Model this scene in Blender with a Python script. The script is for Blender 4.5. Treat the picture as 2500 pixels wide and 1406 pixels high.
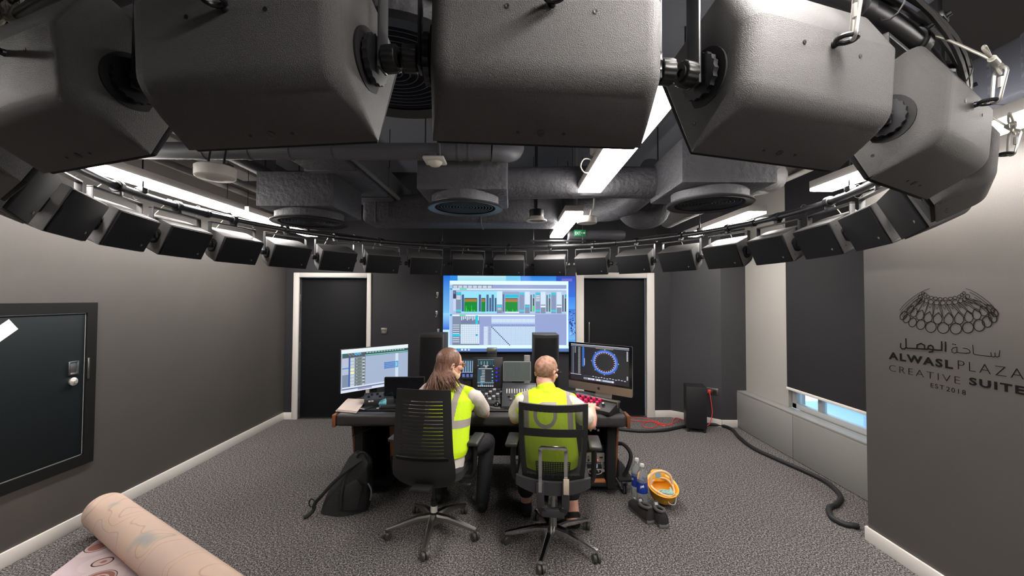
import bpy, bmesh, math, random
from math import sin, cos, pi, radians as R
from mathutils import Vector as V, Matrix as M

for o in list(bpy.data.objects):
    bpy.data.objects.remove(o)
SC = bpy.context.scene
COL = SC.collection
random.seed(7)

# ------------------------------------------------------------------ camera, world, exposure
FPX, PITCH, ROLL, EYE = 1012.2, 0.0251, 0.0040, V((0, 0, 1.75))
_f0, _u0, _r0 = V((0, cos(PITCH), sin(PITCH))), V((0, -sin(PITCH), cos(PITCH))), V((1, 0, 0))
CR = _r0 * cos(ROLL) + _u0 * sin(ROLL)
CU = _u0 * cos(ROLL) - _r0 * sin(ROLL)
cam_data = bpy.data.cameras.new('camera')
cam_data.sensor_width = 36.0
cam_data.lens = 36.0 * FPX / 2500.0
cam_data.clip_start = 0.02
cam = bpy.data.objects.new('camera', cam_data)
COL.objects.link(cam)
cm = M.Identity(4)
for i in range(3):
    cm[i][0], cm[i][1], cm[i][2], cm[i][3] = CR[i], CU[i], -_f0[i], EYE[i]
cam.matrix_world = cm
SC.camera = cam

world = bpy.data.worlds.new('sky_world')
SC.world = world
world.use_nodes = True
_bg = world.node_tree.nodes['Background']
_bg.inputs[0].default_value = (0.55, 0.78, 1.0, 1)
_bg.inputs[1].default_value = 3.0
SC.view_settings.view_transform = 'Standard'
SC.view_settings.look = 'None'
SC.view_settings.gamma = 1.0
SC.view_settings.exposure = 0.0
SC.view_settings.use_curve_mapping = False
SC.cycles.use_denoising = True
SC.cycles.max_bounces = 8
SC.cycles.sample_clamp_indirect = 8.0

LAMP_STRENGTH = 52.0          # the LED battens' own light (their builder is further down)


def ray(px, py):
    u, v = px - 1250.0, py - 703.0
    return (CR * (u / FPX) - CU * (v / FPX) + _f0)


def onX(px, py, x):
    d = ray(px, py); return EYE + d * (x / d.x)


def onY(px, py, y):
    d = ray(px, py); return EYE + d * (y / d.y)


def onZ(px, py, z):
    d = ray(px, py); return EYE + d * ((z - EYE.z) / d.z)


# ------------------------------------------------------------------ materials
def lin(c):
    return tuple((x / 255.0 / 12.92) if x / 255.0 <= 0.04045 else ((x / 255.0 + 0.055) / 1.055) ** 2.4 for x in c)


MATS = {}


def mat(name, rgb, rough=0.6, metal=0.0, bump=None, bdist=0.002, vary=None, vscale=8.0, spec=0.5, alpha=None, trans=0.0, stretch=None, coat=0.0):
    """rgb: sRGB 0-255 paint colour; bump: noise scale; vary: second colour mixed in by noise"""
    if name in MATS:
        return MATS[name]
    m = bpy.data.materials.new(name)
    m.use_nodes = True
    nt = m.node_tree
    b = nt.nodes['Principled BSDF']
    b.inputs['Base Color'].default_value = (*lin(rgb), 1)
    b.inputs['Roughness'].default_value = rough
    b.inputs['Metallic'].default_value = metal
    b.inputs['Specular IOR Level'].default_value = spec
    b.inputs['Transmission Weight'].default_value = trans
    b.inputs['Coat Weight'].default_value = coat
    tc = None
    if bump or vary:
        tc = nt.nodes.new('ShaderNodeTexCoord')
    if vary:
        n = nt.nodes.new('ShaderNodeTexNoise'); n.inputs['Scale'].default_value = vscale; n.inputs['Detail'].default_value = 4
        mp = nt.nodes.new('ShaderNodeMapping')
        if stretch: mp.inputs['Scale'].default_value = stretch
        nt.links.new(tc.outputs['Object'], mp.inputs[0]); nt.links.new(mp.outputs[0], n.inputs['Vector'])
        r = nt.nodes.new('ShaderNodeValToRGB')
        r.color_ramp.elements[0].position = 0.35; r.color_ramp.elements[1].position = 0.65
        r.color_ramp.elements[0].color = (*lin(rgb), 1); r.color_ramp.elements[1].color = (*lin(vary), 1)
        nt.links.new(n.outputs['Fac'], r.inputs[0]); nt.links.new(r.outputs[0], b.inputs['Base Color'])
    if bump:
        n = nt.nodes.new('ShaderNodeTexNoise'); n.inputs['Scale'].default_value = bump; n.inputs['Detail'].default_value = 3
        bp = nt.nodes.new('ShaderNodeBump'); bp.inputs['Strength'].default_value = 1.0; bp.inputs['Distance'].default_value = bdist
        nt.links.new(tc.outputs['Object'], n.inputs['Vector']); nt.links.new(n.outputs['Fac'], bp.inputs['Height'])
        nt.links.new(bp.outputs[0], b.inputs['Normal'])
    if alpha is not None:
        b.inputs['Alpha'].default_value = alpha
    MATS[name] = m
    return m


def emat(name, rgb, strength):
    if name in MATS: return MATS[name]
    m = bpy.data.materials.new(name); m.use_nodes = True
    nt = m.node_tree; nt.nodes.clear()
    o = nt.nodes.new('ShaderNodeOutputMaterial'); e = nt.nodes.new('ShaderNodeEmission')
    e.inputs[0].default_value = (*lin(rgb), 1); e.inputs[1].default_value = strength
    nt.links.new(e.outputs[0], o.inputs[0]); MATS[name] = m
    return m


def screen_mat(name, strength):
    """a lit display: emits the colours stored in the screen's own picture"""
    if name in MATS: return MATS[name]
    m = bpy.data.materials.new(name); m.use_nodes = True
    nt = m.node_tree; b = nt.nodes['Principled BSDF']
    a = nt.nodes.new('ShaderNodeAttribute'); a.attribute_name = 'picture'
    b.inputs['Base Color'].default_value = (0.01, 0.01, 0.012, 1); b.inputs['Roughness'].default_value = 0.25
    nt.links.new(a.outputs['Color'], b.inputs['Emission Color']); b.inputs['Emission Strength'].default_value = strength
    MATS[name] = m
    return m


def carpet_mat():
    m = bpy.data.materials.new('grey_speckled_carpet'); m.use_nodes = True
    nt = m.node_tree; b = nt.nodes['Principled BSDF']; L = nt.links.new
    tc = nt.nodes.new('ShaderNodeTexCoord')
    n1 = nt.nodes.new('ShaderNodeTexNoise'); n1.inputs['Scale'].default_value = 120; n1.inputs['Detail'].default_value = 2
    n2 = nt.nodes.new('ShaderNodeTexNoise'); n2.inputs['Scale'].default_value = 70; n2.inputs['Detail'].default_value = 3
    n3 = nt.nodes.new('ShaderNodeTexNoise'); n3.inputs['Scale'].default_value = 1.6; n3.inputs['Detail'].default_value = 2
    for n in (n1, n2, n3): L(tc.outputs['Object'], n.inputs['Vector'])
    r = nt.nodes.new('ShaderNodeValToRGB'); e = r.color_ramp.elements
    e[0].position = 0.38; e[0].color = (*lin((40, 40, 42)), 1)
    e[1].position = 0.64; e[1].color = (*lin((174, 170, 166)), 1)
    k = e.new(0.5); k.color = (*lin((90, 88, 89)), 1)
    mx = nt.nodes.new('ShaderNodeMix'); mx.data_type = 'FLOAT'; mx.inputs[0].default_value = 0.35
    L(n1.outputs['Fac'], mx.inputs[2]); L(n2.outputs['Fac'], mx.inputs[3]); L(mx.outputs[0], r.inputs[0])
    m2 = nt.nodes.new('ShaderNodeMix'); m2.data_type = 'RGBA'; m2.blend_type = 'MULTIPLY'; m2.inputs[0].default_value = 1.0
    r3 = nt.nodes.new('ShaderNodeValToRGB'); r3.color_ramp.elements[0].color = (0.85, 0.84, 0.84, 1); r3.color_ramp.elements[1].color = (1.0, 0.97, 0.97, 1)
    L(n3.outputs['Fac'], r3.inputs[0]); L(r.outputs[0], m2.inputs[6]); L(r3.outputs[0], m2.inputs[7]); L(m2.outputs[2], b.inputs['Base Color'])
    b.inputs['Roughness'].default_value = 0.95; b.inputs['Specular IOR Level'].default_value = 0.1
    bp = nt.nodes.new('ShaderNodeBump'); bp.inputs['Distance'].default_value = 0.006; bp.inputs['Strength'].default_value = 0.7
    L(mx.outputs[0], bp.inputs['Height']); L(bp.outputs[0], b.inputs['Normal'])
    return m


WALL = mat('dark_wall_paint', (73, 70, 67), 0.5, bump=220, bdist=0.0004, vary=(76, 72, 69), vscale=3)
WALLB = mat('black_wall_paint', (40, 40, 43), 0.6, bump=220, bdist=0.0004)
CEIL = mat('black_ceiling_paint', (118, 120, 128), 0.8, bump=40, bdist=0.003)
CARPET = carpet_mat()
WHITE = mat('white_trim_paint', (222, 216, 210), 0.45)
GREYP = mat('light_grey_panel', (138, 136, 132), 0.5)
PIER = mat('pale_pier_paint', (166, 162, 156), 0.5)
WALLC = mat('charcoal_wall_paint', (58, 57, 60), 0.6, bump=220, bdist=0.0004)
DOORB = mat('black_door_laminate', (25, 25, 28), 0.6, bump=90, bdist=0.0006, spec=0.15)
HATCH = mat('blue_black_steel', (15, 22, 25), 0.6, spec=0.25)
HFRAME = mat('black_hatch_frame', (14, 14, 14), 0.6, spec=0.25)
BLACK = mat('black_plastic', (30, 30, 31), 0.5)
BLACKM = mat('matte_black', (20, 20, 22), 0.75)
BLACKMET = mat('black_powder_coat', (34, 34, 37), 0.38, spec=0.6)
SPKTEX = mat('textured_black_speaker_paint', (86, 85, 85), 0.5, bump=700, bdist=0.003, spec=0.6)
GRILLE = mat('black_grille_foam', (25, 25, 27), 0.75, bump=300, bdist=0.0006, spec=0.25)
STEEL = mat('bright_steel', (205, 203, 198), 0.3, 0.6)
DARKSTEEL = mat('dark_steel', (70, 70, 72), 0.4, 0.9)
CHROME = mat('chrome', (225, 225, 225), 0.12, 1.0)
ALU = mat('satin_aluminium', (170, 168, 165), 0.33, 1.0)
DUCT = mat('dark_grey_duct_wrap', (90, 90, 95), 0.6, bump=26, bdist=0.012, vary=(82, 82, 87), vscale=5)
DUCTM = mat('dark_grey_duct_steel', (84, 84, 89), 0.5)
WPLAST = mat('white_plastic', (214, 208, 200), 0.4)
WOOD = mat('brown_wood', (150, 92, 58), 0.5, vary=(112, 64, 40), vscale=14, stretch=(1, 1, 0.12))
WOODO = mat('orange_wood_shelf', (196, 130, 82), 0.5, vary=(176, 108, 62), vscale=14, stretch=(0.15, 1, 1))
LEATH = mat('black_leatherette', (52, 51, 52), 0.42, bump=160, bdist=0.0008)
SKIN = mat('skin', (244, 190, 168), 0.5, vary=(236, 170, 148), vscale=22)
LIME = mat('lime_hi_vis_fabric', (214, 250, 26), 0.75, bump=60, bdist=0.002)
REFL = mat('grey_reflective_tape', (164, 156, 150), 0.45)
SHIRT = mat('light_grey_shirt', (222, 213, 206), 0.85, bump=30, bdist=0.004)
SHIRTW = mat('cream_shirt', (238, 230, 214), 0.85, bump=30, bdist=0.004)
TROUS = mat('dark_trousers', (38, 38, 42), 0.85, bump=25, bdist=0.004)
HAIRB = mat('brown_hair', (152, 112, 94), 0.42, vary=(96, 68, 56), vscale=30, stretch=(5, 5, 0.35))
HAIRS = mat('short_greying_hair', (244, 204, 180), 0.7, vary=(190, 148, 124), vscale=40, bump=90, bdist=0.004)
RED = mat('red_cable_rubber', (214, 62, 56), 0.5)
PINK = mat('magenta_knob_plastic', (222, 34, 100), 0.45)
GLASS = mat('window_glass', (235, 245, 250), 0.02, trans=1.0)


# ------------------------------------------------------------------ mesh helpers
class MB:
    """collects shapes for ONE mesh"""
    def __init__(s):
        s.bm = bmesh.new(); s.mi = 0

    def _post(s, vs, fs, mtx):
        if mtx is not None:
            for v in vs: v.co = mtx @ v.co
        for f in fs: f.material_index = s.mi

    def box(s, c, d, bev=0.0, mtx=None, seg=2):
        b = bmesh.new()
        bmesh.ops.create_cube(b, size=1.0)
        for v in b.verts: v.co = V((v.co.x * d[0], v.co.y * d[1], v.co.z * d[2])) + V(c)
        if bev > 0:
            bmesh.ops.bevel(b, geom=list(b.edges), offset=min(bev, 0.45 * min(d)), segments=seg, profile=0.5, affect='EDGES')
        s.add(b, mtx); return s

    def add(s, b, mtx=None):
        mp = {}
        for v in b.verts: mp[v] = s.bm.verts.new(mtx @ v.co if mtx is not None else v.co)
        for f in b.faces:
            try:
                g = s.bm.faces.new([mp[v] for v in f.verts]); g.material_index = s.mi
            except ValueError: pass
        b.free()

    def face(s, pts):
        f = s.bm.faces.new([s.bm.verts.new(p) for p in pts]); f.material_index = s.mi; return f

    def loft(s, rings, close=True, cap=True):
        R_ = [[s.bm.verts.new(p) for p in r] for r in rings]
        n = len(R_[0])
        for a, b in zip(R_, R_[1:]):
            for i in range(n if close else n - 1):
                j = (i + 1) % n
                f = s.bm.faces.new((a[i], a[j], b[j], b[i])); f.material_index = s.mi
        if cap and close:
            f = s.bm.faces.new(list(reversed(R_[0]))); f.material_index = s.mi
            f = s.bm.faces.new(R_[-1]); f.material_index = s.mi
        return s

    def cone(s, p0, p1, r0, r1=None, seg=16, cap=True):
        r1 = r0 if r1 is None else r1
        p0, p1 = V(p0), V(p1); a = (p1 - p0).normalized()
        t = a.orthogonal().normalized(); b = a.cross(t)
        rg = lambda p, r: [p + (t * cos(2 * pi * i / seg) + b * sin(2 * pi * i / seg)) * r for i in range(seg)]
        return s.loft([rg(p0, r0), rg(p1, r1)], cap=cap)

    def tube(s, pts, r, seg=8, closed=False, rad=None):
        P = [V(p) for p in pts]; n = len(P); rings = []
        T = []
        for i in range(n):
            if closed: d = P[(i + 1) % n] - P[i - 1]
            else: d = P[min(i + 1, n - 1)] - P[max(i - 1, 0)]
            T.append(d.normalized() if d.length > 1e-9 else V((0, 0, 1)))
        nrm = T[0].orthogonal().normalized()
        for i in range(n):
            nrm = (nrm - T[i] * nrm.dot(T[i]))
            nrm = nrm.normalized() if nrm.length > 1e-6 else T[i].orthogonal().normalized()
            b = T[i].cross(nrm); rr = rad[i] if rad else r
            rings.append([P[i] + (nrm * cos(2 * pi * k / seg) + b * sin(2 * pi * k / seg)) * rr for k in range(seg)])
        if closed:
            R_ = [[s.bm.verts.new(p) for p in q] for q in rings]
            for i in range(n):
                a, c = R_[i], R_[(i + 1) % n]
                # best twist offset at the seam
                off = 0
                if i == n - 1:
                    off = min(range(seg), key=lambda o: sum((a[k].co - c[(k + o) % seg].co).length for k in range(seg)))
                for k in range(seg):
                    f = s.bm.faces.new((a[k], a[(k + 1) % seg], c[(k + 1 + off) % seg], c[(k + off) % seg])); f.material_index = s.mi
        else:
            s.loft(rings)
        return s

    def lathe(s, prof, seg=24, mtx=None, arc=2 * pi):
        """prof: (radius, z) from bottom to top, around z"""
        n0 = len(s.bm.verts)
        rings = [[V((max(r, 1e-4) * cos(2 * pi * i / seg), max(r, 1e-4) * sin(2 * pi * i / seg), z)) for i in range(seg)] for r, z in prof]
        if mtx is not None: rings = [[mtx @ p for p in q] for q in rings]
        s.loft(rings, cap=False)
        n = len(s.bm.verts); s.bm.verts.ensure_lookup_table()
        for (r, z), vs in ((prof[0], [s.bm.verts[n - seg * len(prof) + i] for i in range(seg)]), (prof[-1], [s.bm.verts[n - seg + i] for i in range(seg)])):
            if r < 0.0015: f = s.bm.faces.new(vs); f.material_index = s.mi
        return s

    def ball(s, c, r, seg=16, mtx=None):
        rr = (r, r, r) if isinstance(r, (int, float)) else r
        b = bmesh.new(); bmesh.ops.create_uvsphere(b, u_segments=seg, v_segments=max(6, seg * 2 // 3), radius=1.0)
        for v in b.verts: v.co = V((v.co.x * rr[0], v.co.y * rr[1], v.co.z * rr[2]))
        s.add(b, M.Translation(V(c)) @ (mtx if mtx is not None else M.Identity(4))); return s

    def prism(s, poly, d0, d1, frame=None, bev=0.0, seg=2):
        """poly: (a,b) outline; extruded along local third axis from d0 to d1; frame maps (a,b,d)->xyz"""
        b = bmesh.new()
        lo = [b.verts.new(V((p[0], p[1], d0))) for p in poly]; hi = [b.verts.new(V((p[0], p[1], d1))) for p in poly]
        n = len(poly)
        for i in range(n):
            b.faces.new((lo[i], lo[(i + 1) % n], hi[(i + 1) % n], hi[i]))
        b.faces.new(list(reversed(lo))); b.faces.new(hi)
        bmesh.ops.recalc_face_normals(b, faces=list(b.faces))
        if bev > 0: bmesh.ops.bevel(b, geom=list(b.edges), offset=bev, segments=seg, profile=0.5, affect='EDGES')
        s.add(b, frame); return s


def arc(c, r, a0, a1, n, ax=V((1, 0, 0)), ay=V((0, 1, 0))):
    return [V(c) + ax * (r * cos(a0 + (a1 - a0) * i / n)) + ay * (r * sin(a0 + (a1 - a0) * i / n)) for i in range(n + 1)]


def spline(P, n=8):
    P = [V(p) for p in P]; out = []
    for i in range(len(P) - 1):
        p0, p1, p2, p3 = P[max(i - 1, 0)], P[i], P[i + 1], P[min(i + 2, len(P) - 1)]
        for k in range(n):
            t = k / n
            out.append(0.5 * ((2 * p1) + (p2 - p0) * t + (2 * p0 - 5 * p1 + 4 * p2 - p3) * t * t + (3 * p1 - p0 - 3 * p2 + p3) * t ** 3))
    out.append(P[-1]); return out


def obj(name, mb, mats, parent=None, smooth=40, label=None, mtx=None):
    bm = mb.bm if isinstance(mb, MB) else mb
    bmesh.ops.recalc_face_normals(bm, faces=list(bm.faces))
    me = bpy.data.meshes.new(name); bm.to_mesh(me); bm.free()
    for m in (mats if isinstance(mats, (list, tuple)) else [mats]): me.materials.append(m)
    if smooth:
        me.shade_smooth(); me.set_sharp_from_angle(angle=R(smooth))
    o = bpy.data.objects.new(name, me); COL.objects.link(o)
    if parent is not None: o.parent = parent
    if mtx is not None: o.matrix_local = mtx
    if label: o['label'] = label
    return o


def tag(o, label, cat, group=None, kind=None):
    o['label'] = label; o['category'] = cat
    if group: o['group'] = group
    if kind: o['kind'] = kind
    return o


def thing(name, label, cat, loc=(0, 0, 0), rz=0.0, group=None, mtx=None):
    o = bpy.data.objects.new(name, None); COL.objects.link(o); o.empty_display_size = 0.1
    if mtx is not None: o.matrix_world = mtx
    else: o.location = loc; o.rotation_euler = (0, 0, rz)
    return tag(o, label, cat, group)


def struct(name, mb, mats, smooth=40):
    o = obj(name, mb, mats, smooth=smooth); o['kind'] = 'structure'; o['label'] = None or name.replace('_', ' '); return o


def copy_tree(o, parent=None):
    c = o.copy(); COL.objects.link(c)
    if parent is not None:
        c.parent = parent; c.matrix_parent_inverse = o.matrix_parent_inverse.copy()
    for ch in list(o.children): copy_tree(ch, c)
    return c


def frame3(x, y, z, o=(0, 0, 0)):
    m = M.Identity(4)
    for i in range(3): m[i][0], m[i][1], m[i][2], m[i][3] = x[i], y[i], z[i], o[i]
    return m


def picture(name, w, h, rects, parent, mtx, m, zw=None, zh=None, x0=0.0, y0=0.0):
    """a flat lit display w x h; rects in picture coordinates (x right, y down) of size zw x zh, each (x0,y0,x1,y1,col[,col_bottom[,col_right]])"""
    bm = bmesh.new(); cl = bm.loops.layers.float_color.new('picture')
    for k, q in enumerate(rects):
        a, b, c, d = q[:4]; col = q[4]; col2 = q[5] if len(q) > 5 and q[5] else col
        X = lambda t: (t - x0) / zw * w - w / 2
        Y = lambda t: h / 2 - (t - y0) / zh * h
        z = 0.00002 * k
        vs = [bm.verts.new((X(a), Y(b), z)), bm.verts.new((X(a), Y(d), z)), bm.verts.new((X(c), Y(d), z)), bm.verts.new((X(c), Y(b), z))]
        f = bm.faces.new(vs)
        for lp, cc in zip(f.loops, (col, col2, col2, col)): lp[cl] = (*lin(cc), 1)
    me = bpy.data.meshes.new(name); bm.to_mesh(me); bm.free(); me.materials.append(m)
    o = bpy.data.objects.new(name, me); COL.objects.link(o); o.parent = parent
    o.matrix_local = mtx
    return o

# ================================================================== THE ROOM
H = 3.6
mb = MB(); mb.box((0, 1.6, -0.05), (7.4, 9.6, 0.1)); struct('floor', mb, CARPET)
mb = MB(); mb.box((0, 1.6, H + 0.05), (7.4, 9.6, 0.1)); struct('ceiling', mb, CEIL)
mb = MB(); mb.box((-3.34, 1.5, H / 2), (0.12, 9.0, H)); struct('wall_left', mb, WALL)
mb = MB(); mb.box((0, -3.06, H / 2), (7.0, 0.12, H)); struct('wall_front', mb, WALL)
mb = MB(); mb.box((2.66, 0.03, H / 2), (0.12, 6.06, H)); mb.box((3.07, 3.0, H / 2), (0.7, 0.12, H)); struct('wall_right', mb, WALL)

UB = V((5.65, 0.198, 0)).normalized(); VB = V((-UB.y, UB.x, 0))
FB = frame3(UB, VB, V((0, 0, 1)), (-3.28, 6.005, 0))     # along the back wall, into it, up
ub = lambda x: (x + 3.28) / UB.x
D1 = (ub(-3.158), ub(-2.05), ub(-3.08), ub(-2.11), 2.11, 2.045)
D2 = (ub(0.945), ub(2.12), ub(1.065), ub(2.005), 2.138, 2.062)
UEND = ub(2.37)
mb = MB()
def wpiece(u0, u1, z0, z1): mb.box(((u0 + u1) / 2, 0.07, (z0 + z1) / 2), (u1 - u0, 0.14, z1 - z0), mtx=FB)
wpiece(-0.1, D1[2], 0, H); wpiece(D1[2], D1[3], D1[5], H); wpiece(D1[3], D2[2], 0, H); wpiece(D2[2], D2[3], D2[5], H); wpiece(D2[3], UEND, 0, H)
struct('wall_back', mb, WALLB)


def wallbox(name, a, b, m, z0=0, z1=H, t=0.1):
    a, b = V((*a, 0)), V((*b, 0)); u = (b - a).normalized(); v = V((-u.y, u.x, 0)); L_ = (b - a).length
    mb = MB(); mb.box((L_ / 2, t / 2, (z0 + z1) / 2), (L_, t, z1 - z0), mtx=frame3(u, v, V((0, 0, 1)), a)); return mb, m, name


for q in (wallbox('wall_angle', (2.37, 6.203), (2.88, 5.72), WALLC), wallbox('wall_return', (2.88, 5.72), (3.23, 5.72), WALLC)):
    struct(q[2], q[0], q[1])
mb = MB(); mb.box((3.32, 5.285, H / 2 + 0.251), (0.2, 0.87, H - 0.502)); struct('wall_window_pier', mb, PIER)
mb = MB(); mb.box((3.40, 3.95, 0.25), (0.1, 1.8, 0.5)); mb.box((3.40, 3.95, 3.1), (0.1, 1.8, 1.0)); struct('wall_window_side', mb, GREYP)

# window behind the blind
mb = MB()
for c, d in (((3.295, 3.95, 0.53), (0.07, 1.8, 0.06)), ((3.295, 3.95, 2.57), (0.07, 1.8, 0.06)), ((3.295, 3.10, 1.55), (0.07, 0.07, 2.1)), ((3.295, 4.81, 1.55), (0.07, 0.07, 2.1)), ((3.295, 4.42, 1.55), (0.06, 0.06, 2.1))):
    mb.box(c, d, 0.004)
w = struct('window_1', mb, mat('grey_window_frame', (188, 190, 190), 0.4, 0.3))
mb = MB(); mb.box((3.30, 3.95, 1.55), (0.008, 1.74, 2.04)); obj('window_pane', mb, GLASS, w)
mb = MB(); mb.box((4.6, 4.2, -0.1), (2.2, 6, 0.2)); mb.box((5.4, 4.2, 0.35), (0.15, 6, 0.7)); mb.box((5.0, 5.6, 1.0), (0.3, 0.3, 2.0))
struct('exterior_terrace', mb, mat('pale_exterior_render', (200, 216, 228), 0.8))

# baseboards
def skirt(name, pts, t=0.016, h=0.1):
    mb = MB()
    for (a, b) in pts:
        a, b = V((*a, 0)), V((*b, 0)); u = (b - a).normalized(); v = V((-u.y, u.x, 0)); L_ = (b - a).length
        mb.box((L_ / 2, -t / 2, h / 2), (L_, t, h), 0.003, mtx=frame3(u, v, V((0, 0, 1)), a))
    return struct(name, mb, WHITE)
P_ = lambda u: tuple((FB @ V((u, 0, 0)))[:2])
skirt('baseboard_left', [((-3.28, -3.0), (-3.28, 6.0))])
skirt('baseboard_back', [(P_(0.0), P_(D1[0])), (P_(D1[1]), P_(D2[0])), (P_(D2[1]), P_(UEND))])
skirt('baseboard_angle', [((2.37, 6.203), (2.88, 5.72)), ((2.88, 5.72), (3.09, 5.72))])
skirt('baseboard_right', [((2.60, 3.07), (2.60, -3.0)), ((3.05, 3.06), (2.585, 3.06))])


def door(n, D, handle):
    mb = MB()
    u0, u1, a, b, zo, zi = D
    for c, d in ((((u0 + a) / 2, 0.03, zo / 2), (a - u0, 0.11, zo)), (((b + u1) / 2, 0.03, zo / 2), (u1 - b, 0.11, zo)), (((a + b) / 2, 0.03, (zi + zo) / 2), (b - a, 0.11, zo - zi))):
        mb.box(c, d, 0.005, mtx=FB)
    fr = struct('door_frame_%d' % n, mb, WHITE)
    mb = MB(); mb.box(((a + b) / 2, 0.075, zi / 2 + 0.002), (b - a - 0.012, 0.04, zi - 0.012), 0.003, mtx=FB)
    lf = struct('door_%d' % n, mb, DOORB)
    mb = MB(); mb.box(((a + b) / 2, 0.06, 0.006), (b - a, 0.14, 0.012), 0.003, mtx=FB); struct('trim_threshold_%d' % n, mb, ALU)
    if handle:
        ux = a + 0.085
        mb = MB(); mb.tube([FB @ V(p) for p in spline([(ux, 0.06, 1.1), (ux, 0.02, 1.105), (ux, 0.012, 1.14), (ux, 0.012, 1.36), (ux, 0.02, 1.395), (ux, 0.06, 1.4)], 4)], 0.011, 10)
        obj('door_handle', mb, ALU, lf, label='vertical satin metal pull handle')
    else:
        mb = MB()
        for z in (0.35, 1.05, 1.75): mb.cone(FB @ V((a + 0.004, 0.02, z - 0.05)), FB @ V((a + 0.004, 0.02, z + 0.05)), 0.009, seg=10)
        obj('door_hinge', mb, ALU, lf)
door(1, D1, False); door(2, D2, True)

# light switch, cable clips, socket
t = thing('light_switch', 'silver light switch plate on the black wall right of the left door', 'light switch', FB @ V((ub(-1.86), 0, 1.27)), math.atan2(UB.y, UB.x))
mb = MB(); mb.box((0, -0.006, 0), (0.086, 0.012, 0.086), 0.004); obj('plate', mb, ALU, t)
mb = MB(); mb.box((0, -0.014, 0.018), (0.05, 0.008, 0.028), 0.003); mb.box((0, -0.014, -0.018), (0.05, 0.008, 0.028), 0.003); obj('rocker', mb, mat('grey_rocker', (120, 116, 112), 0.4), t)
for (px, py, lb) in ((1068, 722, 'topmost silver cable hook on the wall left of the big screen'), (1066, 768, 'middle silver cable hook on the wall left of the big screen'), (1070, 812, 'lowest silver cable hook left of the big screen above the speaker')):
    p = onY(px, py, 6.07)
    mb = MB(); mb.tube([p + V(q) for q in spline([(0, 0.01, 0.03), (0.0, -0.03, 0.03), (0.012, -0.045, 0.0), (0.0, -0.04, -0.03), (-0.012, -0.03, -0.02)], 4)], 0.006, 8); mb.box(p + V((0, 0.005, 0.03)), (0.03, 0.014, 0.05), 0.003)
    tag(obj('cable_hook', mb, STEEL), lb, 'hook', 'cable hooks beside the big screen')

# ------------------------------------------------------------------ left: access hatch
t = thing('access_hatch', 'black steel access hatch low in the dark left wall', 'hatch', (-3.28, 0, 0))
y0, y1, z0, z1, fw = 1.75, 3.27, 0.47, 1.705, 0.078
mb = MB()
for c, d in (((0.009, (y0 + y1) / 2, z1 - fw / 2), (0.018, y1 - y0 - 2 * fw, fw)), ((0.009, (y0 + y1) / 2, z0 + fw / 2), (0.018, y1 - y0 - 2 * fw, fw)), ((0.009, y1 - fw / 2, (z0 + z1) / 2), (0.018, fw, z1 - z0)), ((0.009, y0 + fw / 2, (z0 + z1) / 2), (0.018, fw, z1 - z0))):
    mb.box(c, d)
obj('hatch_frame', mb, HFRAME, t)
mb = MB(); mb.box((0.004, (y0 + y1) / 2, (z0 + z1) / 2), (0.008, y1 - y0 - 2 * fw - 0.012, z1 - z0 - 2 * fw - 0.012), 0.002); dr = obj('hatch_door', mb, HATCH, t)
mb = MB()
for c, d in (((0.003, (y0 + y1) / 2, z1 - fw - 0.003), (0.006, y1 - y0 - 2 * fw, 0.006)), ((0.003, (y0 + y1) / 2, z0 + fw + 0.003), (0.006, y1 - y0 - 2 * fw, 0.006)), ((0.003, y1 - fw - 0.003, (z0 + z1) / 2), (0.006, 0.006, z1 - z0 - 2 * fw))):
    mb.box(c, d)
obj('seal_strip', mb, mat('pale_seal', (170, 174, 172), 0.5), t, label='thin pale seal line around the hatch door')
mb = MB()
for c, d in (((0.012, 3.135, 1.218), (0.012, 0.014, 0.1)), ((0.012, 3.075, 1.218), (0.012, 0.014, 0.1)), ((0.012, 3.105, 1.262), (0.012, 0.06, 0.014)), ((0.012, 3.105, 1.174), (0.012, 0.06, 0.014)), ((0.008, 3.105, 1.218), (0.006, 0.06, 0.09))):
    mb.box(c, d, 0.002)
obj('pull_handle', mb, ALU, dr, label='recessed brushed metal pull handle')
mb = MB(); mb.lathe([(0.0, 0.0), (0.028, 0.0), (0.03, 0.012), (0.02, 0.022), (0.012, 0.024), (0.011, 0.03), (0, 0.03)], 20, M.Translation((0.008, 3.105, 1.118)) @ M.Rotation(R(90), 4, 'Y'))
obj('lock_knob', mb, STEEL, dr)
mb = MB(); mb.box((0.022, 3.205, 1.2), (0.01, 0.016, 0.16), 0.003); obj('strike_plate', mb, ALU, t)
mb = MB(); mb.box((0, 0, 0), (0.002, 0.22, 0.085), mtx=M.Translation((0.0095, 2.64, 1.50)) @ M.Rotation(R(38), 4, 'X')); obj('paper_sticker', mb, mat('white_paper', (236, 232, 224), 0.8), dr, label='tilted white paper sticker')

# ------------------------------------------------------------------ right: low cabinet, blind, terminal box
t = thing('low_cabinet', 'low light grey cabinet running along the window wall', 'cabinet', (3.1, 4.42, 0))
mb = MB(); mb.box((0.085, 0, 0.24), (0.15, 2.68, 0.48)); obj('body', mb, GREYP, t)
mb = MB(); mb.box((0.075, 0, 0.491), (0.165, 2.7, 0.02), 0.003); obj('worktop', mb, GREYP, t)
for ya, yb in ((-1.35, 0.17), (0.178, 1.35)):
    mb = MB(); mb.box((-0.002, (ya + yb) / 2, 0.242), (0.018, yb - ya, 0.474), 0.003); obj('front_panel', mb, GREYP, t)

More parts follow.
